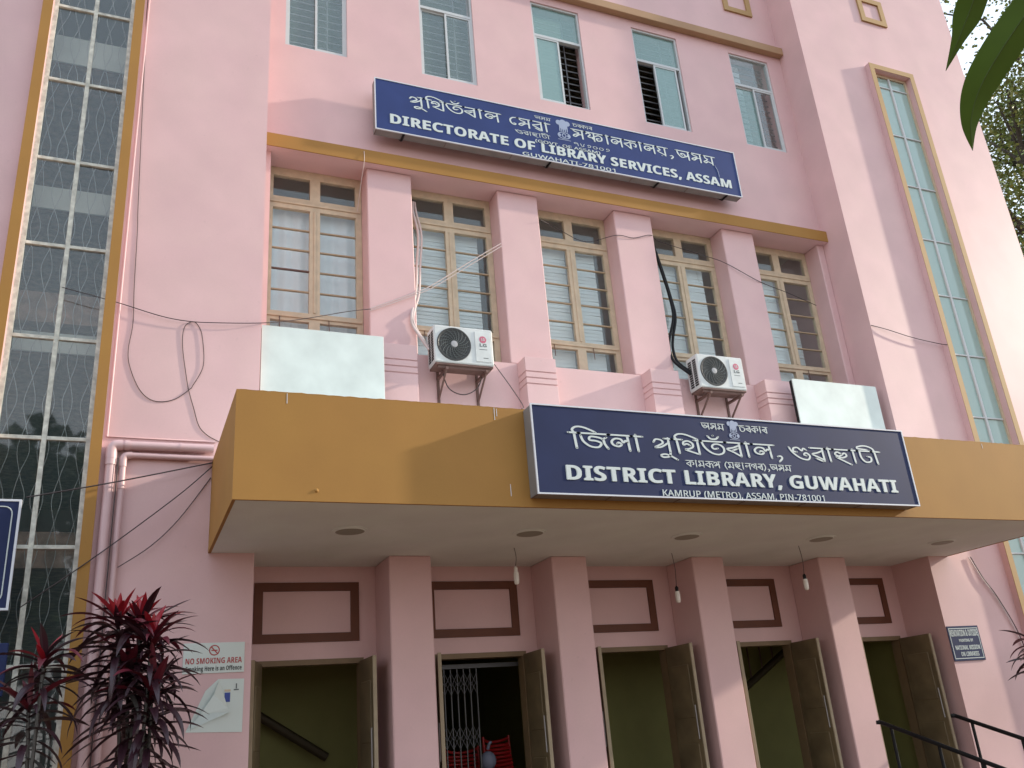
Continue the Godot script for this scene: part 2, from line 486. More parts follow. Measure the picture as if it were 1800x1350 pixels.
# lettering between x0..x1 with capitals from y0 to y1; heavy draws the strokes wider
func latin(parent: Node, text: String, x0: float, x1: float, y0: float, y1: float, z: float, mat_: Material, bold := true, heavy := 0.0) -> void:
	var tm := text_shape(text, bold)
	var bb := tm.get_aabb()
	var hb := text_shape("H", bold).get_aabb()
	var mesh: Mesh = tm
	if heavy > 0.0:
		var st := new_st()
		var e := heavy * 0.01
		var k := 0
		for d in [V(-e, 0, 0), V(e, 0, 0), V(0, -e * 0.5, 0), V(0, e * 0.5, 0), V(0, 0, 0)]:
			st.append_from(tm, 0, Transform3D(Basis(), d + V(0, 0, 0.003 * k)))
			k += 1
		mesh = st.commit()
	var o := part(parent, "lettering", mesh, mat_)
	o.scale = Vector3((x1 - x0) / bb.size.x, (y1 - y0) / hb.size.y, 0.2)
	o.position = Vector3(x0 - bb.position.x * o.scale.x, y0 - hb.position.y * o.scale.y, z)

# pale state emblem: lions on a round capital over a drum with a wheel
func emblem(parent: Node, cx: float, y0: float, y1: float, z: float, w: float, mat_: Material) -> void:
	var h := y1 - y0
	var st := new_st()
	var ell := func(x: float, y: float, rx: float, ry: float, dz: float, hollow: float) -> void:
		for k in 20:
			var a0 := TAU * k / 20
			var a1 := TAU * (k + 1) / 20
			var p0 := Vector3(cos(a0) * rx, sin(a0) * ry, 0)
			var p1 := Vector3(cos(a1) * rx, sin(a1) * ry, 0)
			var c := Vector3(cx + x, y0 + y, z + dz)
			if hollow > 0:
				quad(st, c + p0 * hollow, c + p0, c + p1, c + p1 * hollow, Vector3.BACK)
			else:
				tri(st, c, c + p0, c + p1, Vector3.BACK)
	ell.call(0.0, h * 0.87, w * 0.22, h * 0.12, 0.0010, 0.0)
	ell.call(-w * 0.30, h * 0.82, w * 0.20, h * 0.12, 0.0, 0.0)
	ell.call(w * 0.30, h * 0.82, w * 0.20, h * 0.12, 0.0005, 0.0)
	ell.call(0.0, h * 0.66, w * 0.30, h * 0.16, 0.0015, 0.0)
	for k in 5:
		var x := (k - 2) * w * 0.13
		quad(st, V(cx + x - w * 0.035, y0 + h * 0.40, z + 0.002), V(cx + x + w * 0.035, y0 + h * 0.40, z + 0.002), V(cx + x + w * 0.035, y0 + h * 0.62, z + 0.002), V(cx + x - w * 0.035, y0 + h * 0.62, z + 0.002), Vector3.BACK)
	ell.call(0.0, h * 0.22, w * 0.46, h * 0.17, 0.0005, 0.8)
	ell.call(0.0, h * 0.22, w * 0.16, h * 0.11, 0.001, 0.6)
	ell.call(-w * 0.30, h * 0.22, w * 0.09, h * 0.06, 0.001, 0.0)
	ell.call(w * 0.30, h * 0.22, w * 0.09, h * 0.06, 0.0015, 0.0)
	quad(st, V(cx - w * 0.45, y0, z), V(cx + w * 0.45, y0, z), V(cx + w * 0.45, y0 + h * 0.025, z), V(cx - w * 0.45, y0 + h * 0.025, z), Vector3.BACK)
	part(parent, "emblem", st.commit(), mat_)

# ------------------------------------------------------------------ main
func _ready() -> void:
	rng.seed = 7
	var cam := Camera3D.new()
	cam.transform = Transform3D(Basis(Vector3(0.9213875, -0.0762692, 0.38108804), Vector3(-0.07633615, 0.92593928, 0.36987733), Vector3(-0.38107463, -0.36989114, 0.84732678)), Vector3(0, 0, 10))
	cam.fov = 46.27
	cam.near = 0.05
	cam.far = 600.0
	add_child(cam)
	cam.current = true

	var env := Environment.new()
	env.background_mode = Environment.BG_SKY
	var sky := Sky.new()
	var sm := ProceduralSkyMaterial.new()
	sm.sky_top_color = Color(0.80, 0.87, 0.95)
	sm.sky_horizon_color = Color(1.0, 0.99, 0.97)
	sm.sky_curve = 0.25
	sm.ground_bottom_color = Color(0.25, 0.24, 0.22)
	sm.ground_horizon_color = Color(0.6, 0.6, 0.58)
	sm.sky_energy_multiplier = 1.0
	sky.sky_material = sm
	env.sky = sky
	env.tonemap_mode = Environment.TONE_MAPPER_LINEAR
	env.tonemap_exposure = 1.7
	env.ssao_enabled = true
	env.ssil_enabled = true
	env.sdfgi_enabled = true
	var we := WorldEnvironment.new()
	we.environment = env
	add_child(we)

	var sun := DirectionalLight3D.new()
	sun.light_color = Color(1.0, 0.95, 0.87)
	sun.light_energy = 0.95
	sun.light_angular_distance = 1.6
	sun.shadow_enabled = true
	add_child(sun)
	sun.look_at_from_position(Vector3.ZERO, Vector3(-1.21, -0.48, -0.20))

	make_materials()
	setting()
	building()
	signs()
	boards()
	air_conditioners()
	pipes_and_cables()
	notices()
	bulbs()
	hall_things()
	railings()
	plants()
	trees()

# ------------------------------------------------------------------ setting
func setting() -> void:
	var st := new_st()
	quad(st, V(-300, GROUND, 300), V(300, GROUND, 300), V(300, GROUND, -300), V(-300, GROUND, -300), Vector3.UP)
	structure("ground", st.commit(), M.ground)
	st = new_st()
	# landing in front of the doors with steps down to the ground
	bx(st, V(-3.12, GROUND + 0.004, -0.75), V(15.48, -1.0, 0.25))
	for k in 3:
		var y := -1.0 - 0.1375 * (k + 1)
		bx(st, V(1.28, GROUND + 0.004, 0.25 + 0.4 * k), V(11.08, y, 0.25 + 0.4 * (k + 1)))
	structure("steps", st.commit(), M.concrete)

# ------------------------------------------------------------------ the building
const PIERS := [[2.763, 3.422], [4.780, 5.445], [6.795, 7.490], [8.879, 9.530]]
const BAYS := [[1.420, 2.763], [3.422, 4.780], [5.445, 6.795], [7.490, 8.879], [9.530, 10.930]]
const DOOR_PIERS := [[2.804, 3.312], [4.882, 5.371], [6.950, 7.451], [9.076, 9.569]]
const DOORS := [[1.430, 2.650], [3.500, 4.720], [5.570, 6.800], [7.640, 8.870], [9.720, 10.930]]
const TOP_WINDOWS := [[1.580, 2.500], [3.672, 4.600], [5.700, 6.630], [7.705, 8.660], [9.830, 10.745]]
var bld: Node3D

func building() -> void:
	bld = thing("library_building", "pink plastered library building with mustard bands, canopy and tall narrow windows", "building")
	# the two tall blocks
	for side in 2:
		var x0 := -3.12 if side == 0 else XR
		var x1 := XL if side == 0 else 15.48
		var wx := [-1.36, -0.435] if side == 0 else [12.73, 13.655]
		part(bld, "wall", wall_mesh(x0, x1, GROUND + 0.002, 15.2, -0.25, 0.0, [[wx[0], wx[1], -0.9, 11.66]]), M.pink)
		block(bld, "wall", V(x0 if side == 0 else XR, GROUND + 0.002, -9.0), V((x0 if side == 0 else XR) + 0.25, 15.2, -0.25), M.pink)
		block(bld, "wall", V(x1 - 0.25, GROUND + 0.002, -9.0), V(x1, 15.2, -0.25), M.pink)
		block(bld, "roof", V(x0 + 0.25, 14.9, -9.0), V(x1 - 0.25, 15.2, -0.25), M.soffit)
		block(bld, "back_wall", V(x0, GROUND + 0.002, -9.25), V(x1, 15.2, -9.0), M.pink)
		# storey floors seen through the tall windows
		for y in [2.05, 4.85, 8.50]:
			block(bld, "floor_slab", V(x0 + 0.25, y, -9.0), V(x1 - 0.25, y + 0.38, -0.45), M.concrete)
		tall_window(wx[0] - 0.005, wx[1] + 0.005, side)
		# small square plaster frames high on the block
		for yy in [12.99]:
			var cx := -1.10 if side == 0 else 13.22
			var st := new_st()
			ring_bars(st, cx - 0.335, cx + 0.335, yy, yy + 0.66, 0.115, 0.0, 0.035)
			part(bld, "square_moulding", st.commit(), M.gold_lit_tan)

	# third storey wall with five sliding windows
	var holes := []
	for w in TOP_WINDOWS:
		holes.append([w[0], w[1], 9.755, 11.865])
	part(bld, "wall", wall_mesh(XL, XR, 8.03, 15.2, -0.85, -0.6, holes), M.pink)
	for i in 5:
		sliding_window(i)
	block(bld, "back_wall", V(XL, -1.0, -9.25), V(XR, 15.2, -9.0), M.room)
	block(bld, "ceiling", V(XL, 12.4, -9.0), V(XR, 12.6, -0.85), M.room)
	block(bld, "floor_slab", V(XL, 8.03, -9.0), V(XR, 8.3, -0.85), M.room)
	block(bld, "roof", V(XL, 14.9, -9.0), V(XR, 15.2, -0.85), M.soffit)
	# upper cornice and the square mouldings above it
	block(bld, "cornice", V(XL, 12.03, -0.6), V(XR, 12.20, -0.47), M.cornice_tan, 0.008)
	for k in 5:
		var st := new_st()
		var cx := 2.04 + 2.0595 * k
		ring_bars(st, cx - 0.33, cx + 0.33, 12.94, 13.60, 0.11, -0.6, -0.565)
		part(bld, "square_moulding", st.commit(), M.gold_lit_tan)

	# cornice over the second storey: mustard front, pink underside
	block(bld, "cornice", V(XL, 7.822, -0.475), V(XR, 8.03, -0.46), M.gold)
	block(bld, "cornice_slab", V(XL, 7.82, -1.05), V(XR, 8.029, -0.475), M.pink)
	# piers between the windows
	for p in PIERS:
		block(bld, "pier", V(p[0], 4.945, -1.05), V(p[1], 7.82, -0.6), M.pink, 0.012)
	block(bld, "pier", V(XL, 4.945, -1.05), V(1.42, 7.82, -0.6), M.pink)
	block(bld, "pier", V(10.93, 4.945, -1.05), V(XR, 7.82, -0.6), M.pink, 0.012)
	for i in 5:
		casement(i)
	block(bld, "floor_slab", V(XL, 4.2, -9.0), V(XR, 4.4, -1.05), M.room)
	# spandrel wall and grooved brackets under the piers
	block(bld, "spandrel_wall", V(XL, 2.9, -1.05), V(XR, 4.945, -0.6), M.pink)
	for b in [[2.862, 3.322], [4.870, 5.341], [6.883, 7.369], [8.943, 9.447]]:
		bracket(b[0], b[1])

	# canopy
	var can := block(bld, "canopy", V(0.832, 2.12, 0.0), V(11.45, 2.30, 2.17), M.soffit)
	can.set_meta("label", "white canopy slab with mustard fascia over the entrance")
	block(bld, "canopy_infill", V(XL, 2.12, -0.75), V(XR, 2.30, 0.0), M.soffit)
	var st2 := new_st()
	bx(st2, V(0.83, 2.116, 2.17), V(11.452, 3.135, 2.20))
	bx(st2, V(0.80, 2.116, 0.003), V(0.83, 3.135, 2.20))
	bx(st2, V(11.452, 2.116, 0.003), V(11.482, 3.135, 2.20))
	part(bld, "fascia", st2.commit(), M.gold)
	# uneven plaster lip on the fascia's top edge
	st2 = new_st()
	var lip := FastNoiseLite.new()
	lip.seed = 5
	lip.frequency = 0.9
	var prev := 0.0
	for k in 213:
		var h := 0.003 + 0.009 * maxf(0.0, lip.get_noise_1d(k * 0.7) + 0.3)
		if k > 0:
			var xa := 0.83 + 0.05 * (k - 1)
			var pa := V(xa, 3.133, 2.201)
			quad(st2, pa, V(xa + 0.05, 3.133, 2.201), V(xa + 0.05, 3.135 + h, 2.192), V(xa, 3.135 + prev, 2.192), V(0, 0.3, 0.95).normalized())
			quad(st2, V(xa, 3.135 + prev, 2.192), V(xa + 0.05, 3.135 + h, 2.192), V(xa + 0.05, 3.134, 2.165), V(xa, 3.134, 2.165), Vector3.UP)
		prev = h
	part(bld, "plaster_lip", st2.commit(), M.gold)
	for d in [[1.245, 3.125, 0.10], [3.285, 3.13, 0.13], [3.31, 3.12, 0.08], [3.40, 2.34, 0.12], [10.05, 3.11, 0.06]]:
		block(bld, "paint_drip", V(d[0], d[1] - d[2], 2.2), V(d[0] + 0.005, d[1], 2.2025), M.white_trim)
	for d in [[1.52, 2.215]]:
		part(bld, "plaster_blob", lathe([Vector2(0.0, 0.014), Vector2(0.012, 0.010), Vector2(0.02, 0.0)], 10), M.gold, V(d[0], d[1], 2.2)).rotation.x = PI / 2
	block(bld, "canopy_roof", V(0.835, 2.95, -0.6), V(11.45, 3.08, 2.17), M.soffit)
	# round light fittings let into the soffit
	for p in [[2.068, 1.117], [4.053, 1.132], [6.119, 1.076], [8.156, 1.055], [10.358, 0.952]]:
		var k: float = p[0]
		var fit := part(bld, "round_light_fitting", lathe([Vector2(0.0, -0.012), Vector2(0.150, -0.012), Vector2(0.158, -0.004), Vector2(0.185, -0.004), Vector2(0.19, 0.004)], 28), M.soffit, V(p[0], 2.115, p[1]))
		part(fit, "lens", lathe([Vector2(0.0, -0.016), Vector2(0.13, -0.016), Vector2(0.148, -0.012)], 24), M.lens_grey)

	# entrance wall, panels over the doors, piers, doors
	var dh := []
	for d in DOORS:
		dh.append([d[0], d[1], -1.0, 1.06])
	part(bld, "entrance_wall", wall_mesh(XL, XR, -1.0, 2.12, -0.95, -0.75, dh), M.pink)
	for p in DOOR_PIERS:
		block(bld, "pier", V(p[0], -1.0, -0.75), V(p[1], 2.12, -0.1), M.pink, 0.012)
	for i in 5:
		var d: Array = DOORS[i]
		var st := new_st()
		var x1: float = [2.60, 4.657, 6.69, 8.75, 10.822][i]
		ring_bars(st, x1 - 1.215, x1, 1.25, 1.93, 0.1, -0.75, -0.728)
		part(bld, "panel_moulding", st.commit(), M.brown)
		door(i, d[0], d[1])
	# hall behind the doors
	block(bld, "hall_floor", V(XL, -1.2, -9.0), V(XR, -1.0, -0.75), M.hall_floor)
	block(bld, "hall_ceiling", V(XL, 2.0, -9.0), V(XR, 2.12, -0.95), M.room)
	block(bld, "hall_wall", V(XL, -1.0, -2.8), V(4.05, 2.0, -2.6), M.olive)
	block(bld, "hall_wall", V(5.80, -1.0, -2.8), V(XR, 2.0, -2.6), M.olive)
	block(bld, "hall_wall", V(3.95, -1.0, -9.0), V(4.05, 2.0, -2.8), M.olive)
	block(bld, "hall_wall", V(5.80, -1.0, -9.0), V(5.90, 2.0, -2.8), M.olive)
	block(bld, "hall_wall", V(4.05, -1.0, -9.0), V(5.80, 2.0, -8.9), M.olive)
	block(bld, "hall_wall", V(10.98, -1.0, -2.6), V(XR - 0.004, 2.0, -0.95), M.olive)
	for s in [[1.35, 0.78, 2.55, 0.01], [8.45, 0.12, 10.6, 1.38]]:
		var a := V(s[0], s[1], -2.35)
		var b := V(s[2], s[3], -2.35)
		var str_ := part(bld, "stair_stringer", tube_mesh([a, b], 0.06, 4, false), M.stair)
		for k in (9 if s[0] > 5.0 else 0):
			var q := a.lerp(b, (k + 0.5) / 9.0)
			part(str_, "baluster", tube_mesh([q, q + V(0, 0.75, 0)], 0.014, 6, false), M.steel)
		if s[0] > 5.0:
			part(str_, "handrail", tube_mesh([a + V(0, 0.75, 0), b + V(0, 0.75, 0)], 0.03, 6, false), M.stair)

func bracket(x0: float, x1: float) -> void:
	var o := block(bld, "bracket", V(x0 + 0.012, 3.08, -0.6), V(x1 - 0.012, 4.935, -0.345), M.pink)
	var c := o.position
	var ys := [3.08, 4.535, 4.552, 4.625, 4.642, 4.718, 4.735, 4.945]
	for k in 4:
		block(o, "band", V(x0, ys[2 * k], -0.6) - c, V(x1, ys[2 * k + 1], -0.33) - c, M.pink, 0.004)

func tall_window(x0: float, x1: float, side: int) -> void:
	# projecting mustard surround
	var st := new_st()
	ring_bars(st, x0 - 0.105, x1 + 0.105, -1.0, 11.77, 0.108, 0.0, 0.104)
	var sur := part(bld, "window_surround", st.commit(), M.pink)
	st = new_st()
	ring_bars(st, x0 - 0.107, x1 + 0.107, -1.002, 11.772, 0.112, 0.104, 0.112)
	part(sur, "painted_face", st.commit(), M.gold if side == 0 else M.gold_lit_tan)  # right face is paler, its sun glare painted in
	st = new_st()
	ring_bars(st, x0, x1, -0.9, 11.66, 0.055, -0.06, -0.01)
	var win := part(bld, "tall_window", st.commit(), M.dirty_white if side == 0 else M.cream)
	win.set_meta("label", "tall window with flaking whitish bars" if side == 0 else "tall window with a pale sky reflection tinted into its panes")
	var cx := (x0 + x1) / 2 + (0.015 if side == 0 else 0.0)
	block(win, "mullion", V(cx - 0.024, -0.845, -0.056), V(cx + 0.024, 11.605, -0.008), M.dirty_white if side == 0 else M.alu, 0.004)
	var ys := [-0.845]
	for k in 11:
		var y := -0.12 + 1.1475 * k
		if y < 11.6:
			ys.append(y)
	ys.append(11.605)
	for k in ys.size():
		var y: float = ys[k]
		if k > 0 and k < ys.size() - 1:
			for h in 2:
				var xa := x0 + 0.055 if h == 0 else cx + 0.024
				var xb := cx - 0.024 if h == 0 else x1 - 0.055
				block(win, "glazing_bar", V(xa, y - (0.02 if side == 0 else 0.013), -0.054), V(xb, y + (0.02 if side == 0 else 0.013), -0.012), M.dirty_white if side == 0 else M.alu, 0.003)
		if k < ys.size() - 1:
			for h in 2:
				var xa := x0 + 0.05 if h == 0 else cx + 0.02
				var xb := cx - 0.02 if h == 0 else x1 - 0.05
				var p := block(win, "pane", V(xa, y + 0.01, -0.040), V(xb, ys[k + 1] - 0.01, -0.036), M.glass_sky_tint if side else M.glass)
				p.rotation = Vector3(rng.randf_range(-0.006, 0.006), rng.randf_range(-0.008, 0.008), 0)
	if side == 0:
		for y in [[8.50, 8.92], [6.32, 6.62], [4.46, 4.70]]:
			block(win, "inner_ledge", V(x0 + 0.02, y[0], -0.42), V(x1 - 0.02, y[1], -0.40), M.ledge)
	# wrought grille behind the glass: pairs of bent rods
	for k in 5:
		var x := lerpf(x0 + 0.1, x1 - 0.1, k / 4.0)
		for s in [-1.0, 1.0]:
			var pts := []
			var amp := rng.randf_range(0.040, 0.062)
			for j in 46:
				var y := -0.8 + j * 0.27 + rng.randf_range(-0.02, 0.02)
				pts.append(V(x + s * amp * sin(j * PI / 2) + rng.randf_range(-0.007, 0.007), y, -0.22))
			part(win, "grille_rod", tube_mesh(pts, 0.004, 5), M.grille)

func sliding_window(i: int) -> void:
	var x0: float = TOP_WINDOWS[i][0]
	var x1: float = TOP_WINDOWS[i][1]
	var y0 := 9.755
	var y1 := 11.865
	var yt := 11.155
	var zf := -0.625
	var st := new_st()
	ring_bars(st, x0, x1, y0, y1, 0.035, zf - 0.07, zf)
	bx(st, V(x0 + 0.035, yt - 0.025, zf - 0.07), V(x1 - 0.035, yt + 0.025, zf))
	var win := part(bld, "sliding_window", st.commit(), M.alu)
	win.set_meta("label", ["sliding window with both panes shut", "sliding window with both panes shut", "sliding window with right half open", "sliding window with left half open", "sliding window below the cornice end"][i])
	block(win, "pane", V(x0 + 0.035, yt + 0.025, zf - 0.04), V(x1 - 0.035, y1 - 0.035, zf - 0.036), M.glass_teal if i > 1 and i < 4 else M.glass_green)
	var cx := (x0 + x1) / 2
	# sashes as [left, right, depth]
	var sashes := [[x0 + 0.035, cx + 0.02, zf - 0.06], [cx - 0.02, x1 - 0.035, zf - 0.03]]
	if i == 2:
		sashes = [[x0 + 0.035, cx + 0.02, zf - 0.03], [x0 + 0.05, cx + 0.035, zf - 0.06]]
	elif i == 3:
		sashes = [[cx - 0.10, x1 - 0.10, zf - 0.03], [cx - 0.085, x1 - 0.085, zf - 0.06]]
	for s in sashes:
		var s2 := new_st()
		ring_bars(s2, s[0], s[1], y0 + 0.035, yt - 0.025, 0.032, s[2], s[2] + 0.024)
		var sash := part(win, "sash", s2.commit(), M.alu)
		block(sash, "pane", V(s[0] + 0.032, y0 + 0.067, s[2] + 0.010), V(s[1] - 0.032, yt - 0.057, s[2] + 0.014), (M.glass if i == 4 and s[0] > cx - 0.05 else M.glass_teal) if i > 1 else M.glass_green)
	# security grille of horizontal bars behind
	for k in 15:
		var y := y0 + 0.10 + k * 0.135
		if y < y1 - 0.04:
			part(win, "grille_bar", box_mesh(V(x1 - x0 - 0.07, 0.022, 0.012)), M.gate, V(cx, y, zf - 0.16))
	part(win, "grille_upright", box_mesh(V(0.02, y1 - y0 - 0.07, 0.012)), M.gate, V(cx + 0.19, (y0 + y1) / 2, zf - 0.145))
	if i == 4:
		block(win, "curtain", V(x0 + 0.04, y0 + 0.04, zf - 0.25), V(cx - 0.06, y1 - 0.04, zf - 0.24), M.curtain)
		block(win, "curtain", V(cx - 0.05, y0 + 0.04, zf - 0.25), V(x1 - 0.04, y1 - 0.04, zf - 0.24), M.steel)
	if i < 2:
		for k in 3:
			var s4 := SphereMesh.new()
			s4.radius = 0.09
			s4.height = 0.13
			s4.radial_segments = 12
			s4.rings = 6
			part(win, "cloth_bundle", s4, M.curtain, V(cx + 0.02 + k * 0.12, y0 + 0.13 + 0.03 * (k % 2), zf - 0.26))

func casement(i: int) -> void:
	var x0: float = BAYS[i][0] + 0.004
	var x1: float = BAYS[i][1] - 0.004
	var zf := -0.93
	var zb := -1.0
	var cx := (x0 + x1) / 2
	var yb := 4.945
	var st := new_st()
	var jw := 0.085
	# outer frame, transoms and the mullion, butted end to end
	bx(st, V(x0, yb, zb), V(x0 + jw, 7.818, zf))
	bx(st, V(x1 - jw, yb, zb), V(x1, 7.818, zf))
	for y in [[yb, 5.09], [5.425, 5.555], [7.165, 7.345], [7.69, 7.818]]:
		bx(st, V(x0 + jw, y[0], zb), V(x1 - jw, y[1], zf))
	for y in [[5.09, 5.425], [5.555, 7.165], [7.345, 7.69]]:
		bx(st, V(cx - 0.072, y[0], zb), V(cx + 0.072, y[1], zf))
	var win := part(bld, "casement_window", st.commit(), M.cream)
	for y in [5.49, 7.255]:
		block(win, "moulding", V(x0 + 0.02, y - 0.018, zf), V(x1 - 0.02, y + 0.018, zf + 0.018), M.cream, 0.005)
	block(win, "moulding", V(cx - 0.018, 5.56, zf), V(cx + 0.018, 7.16, zf + 0.014), M.cream, 0.004)
	var rows := [[5.09, 5.425], [5.555, 5.875], [5.895, 6.195], [6.215, 6.515], [6.535, 6.835], [6.855, 7.165], [7.345, 7.69]]
	for h in 2:
		var xa := x0 + jw if h == 0 else cx + 0.072
		var xb := cx - 0.072 if h == 0 else x1 - jw
		for k in rows.size():
			var r: Array = rows[k]
			var p := block(win, "pane", V(xa, r[0], zf - 0.036), V(xb, r[1], zf - 0.032), M.glass)
			p.rotation = Vector3(rng.randf_range(-0.012, 0.012), rng.randf_range(-0.012, 0.012), 0)
			if k >= 1 and k <= 4:
				block(win, "glazing_bar", V(xa, r[1], zf - 0.05), V(xb, r[1] + 0.02, zf - 0.012), M.bar if not (i == 0 and h == 0 and k == 2) else M.steel, 0.003)
		# stay hooks on the lower lights
		part(win, "stay_hook", tube_mesh([V(xa + 0.12, 5.47, zf + 0.012), V(xa + 0.12, 5.40, zf + 0.02), V(xa + 0.125, 5.28, zf + 0.014)], 0.006, 5), M.steel)
		# what hangs behind the panes
		if i == 0:
			fold_sheet(win, xa - 0.03, xb + 0.03, 5.0, 7.30, -1.10, 0.012, 3)
		elif not (i == 4 and h == 1):
			blind(win, xa - 0.02, xb + 0.03 - (0.13 if h == 1 else 0.0), 5.0, 7.30, -1.09, 0.55 if i == 4 else 1.0)
	if i == 4:
		blind(win, cx + 0.02, x1 - 0.22, 5.0, 6.6, -1.25, 0.3)

func fold_sheet(parent: Node, x0: float, x1: float, y0: float, y1: float, z: float, depth: float, waves: int) -> void:
	var st := new_st()
	var n := waves * 8
	for i in n:
		var q := []
		for k in [i, i + 1]:
			var t := float(k) / n
			var ph := t * waves * TAU
			q.append([V(lerpf(x0, x1, t), y0, z + depth * sin(ph)), V(-cos(ph) * depth * waves * TAU / (x1 - x0), 0, 1).normalized()])
			q.append([V(lerpf(x0, x1, t), y1, z + depth * sin(ph)), q[-1][1]])
		smooth_tri(st, q[0], q[1], q[3])
		smooth_tri(st, q[0], q[3], q[2])
	part(parent, "curtain", st.commit(), M.curtain)

func blind(parent: Node, x0: float, x1: float, y0: float, y1: float, z: float, _tone: float) -> void:
	var st := new_st()
	var n := int((y1 - y0) / 0.062)
	for k in n:
		var y := y1 - k * 0.062
		var sag := 0.006 * sin(k * 1.7)
		quad(st, V(x0, y + sag, z), V(x1, y - sag, z), V(x1, y - 0.068 - sag, z + 0.010), V(x0, y - 0.068 + sag, z + 0.010), V(0, 0.15, 0.98).normalized())
	part(parent, "blind", st.commit(), M.blind)

func door(i: int, x0: float, x1: float) -> void:
	var st := new_st()
	bx(st, V(x0, -1.0, -0.90), V(x0 + 0.05, 1.06, -0.74))
	bx(st, V(x1 - 0.05, -1.0, -0.90), V(x1, 1.06, -0.74))
	bx(st, V(x0 + 0.05, 1.0, -0.90), V(x1 - 0.05, 1.06, -0.74))
	var d := part(bld, "door", st.commit(), M.door_frame)
	# two leaves opened outwards against the piers
	for s in 2:
		var xh := x0 - 0.055 if s == 0 else x1 - 0.052
		var lo := V(xh, -0.98, -0.72)
		var hi := V(xh + 0.04, 1.02, -0.17)
		var swing := -0.28 if s == 0 else (-0.02 if i % 2 else 0.03)
		var leaf := block(d, "leaf", lo, hi, M.door, 0.004)
		leaf.rotation.y = swing
		block(leaf, "edge_strip", V(-0.022, -1.0, 0.2755), V(0.022, 1.0, 0.295), M.leaf_edge, 0.003)
		for k in 2:
			var y := -0.55 + k * 0.95
			block(leaf, "raised_panel", V(-0.028, y - 0.3, -0.2), V(0.028, y + 0.35, 0.2), M.door, 0.008)
		part(leaf, "bolt", tube_mesh([V(-0.032, 0.25, 0.24), V(-0.032, -0.15, 0.24)], 0.008, 6, false), M.tin)

# ------------------------------------------------------------------ signs
func sign_box(called: String, label: String, face: Material, x0: float, x1: float, y0: float, y1: float, zb: float, zf: float) -> Node3D:
	var t := thing(called, label, "sign", V((x0 + x1) / 2, y0, zb))
	var o := t.position
	part(t, "case", box_mesh(V(x1 - x0 - 0.02, y1 - y0 - 0.02, zf - zb - 0.012)), M.sign_case, V((x0 + x1) / 2, (y0 + y1) / 2, (zb + zf - 0.012) / 2) - o)
	part(t, "face", box_mesh(V(x1 - x0 - 0.03, y1 - y0 - 0.03, 0.008)), face, V((x0 + x1) / 2, (y0 + y1) / 2, zf - 0.007) - o)
	var st := new_st()
	ring_bars(st, x0 - o.x, x1 - o.x, y0 - o.y, y1 - o.y, 0.015, zf - 0.014 - o.z, zf + 0.006 - o.z)
	part(t, "trim", st.commit(), M.white_trim)
	var n := 6
	for k in n + 1:
		var x := lerpf(x0 + 0.02, x1 - 0.02, k / float(n)) - o.x
		part(t, "seam", box_mesh(V(0.006, 0.004, zf - zb - 0.02)), M.steel, V(x, 0.006, (zf - zb) / 2))
	var text := Node3D.new()
	text.name = "inscription"
	t.add_child(text)
	text.position = -o
	return t

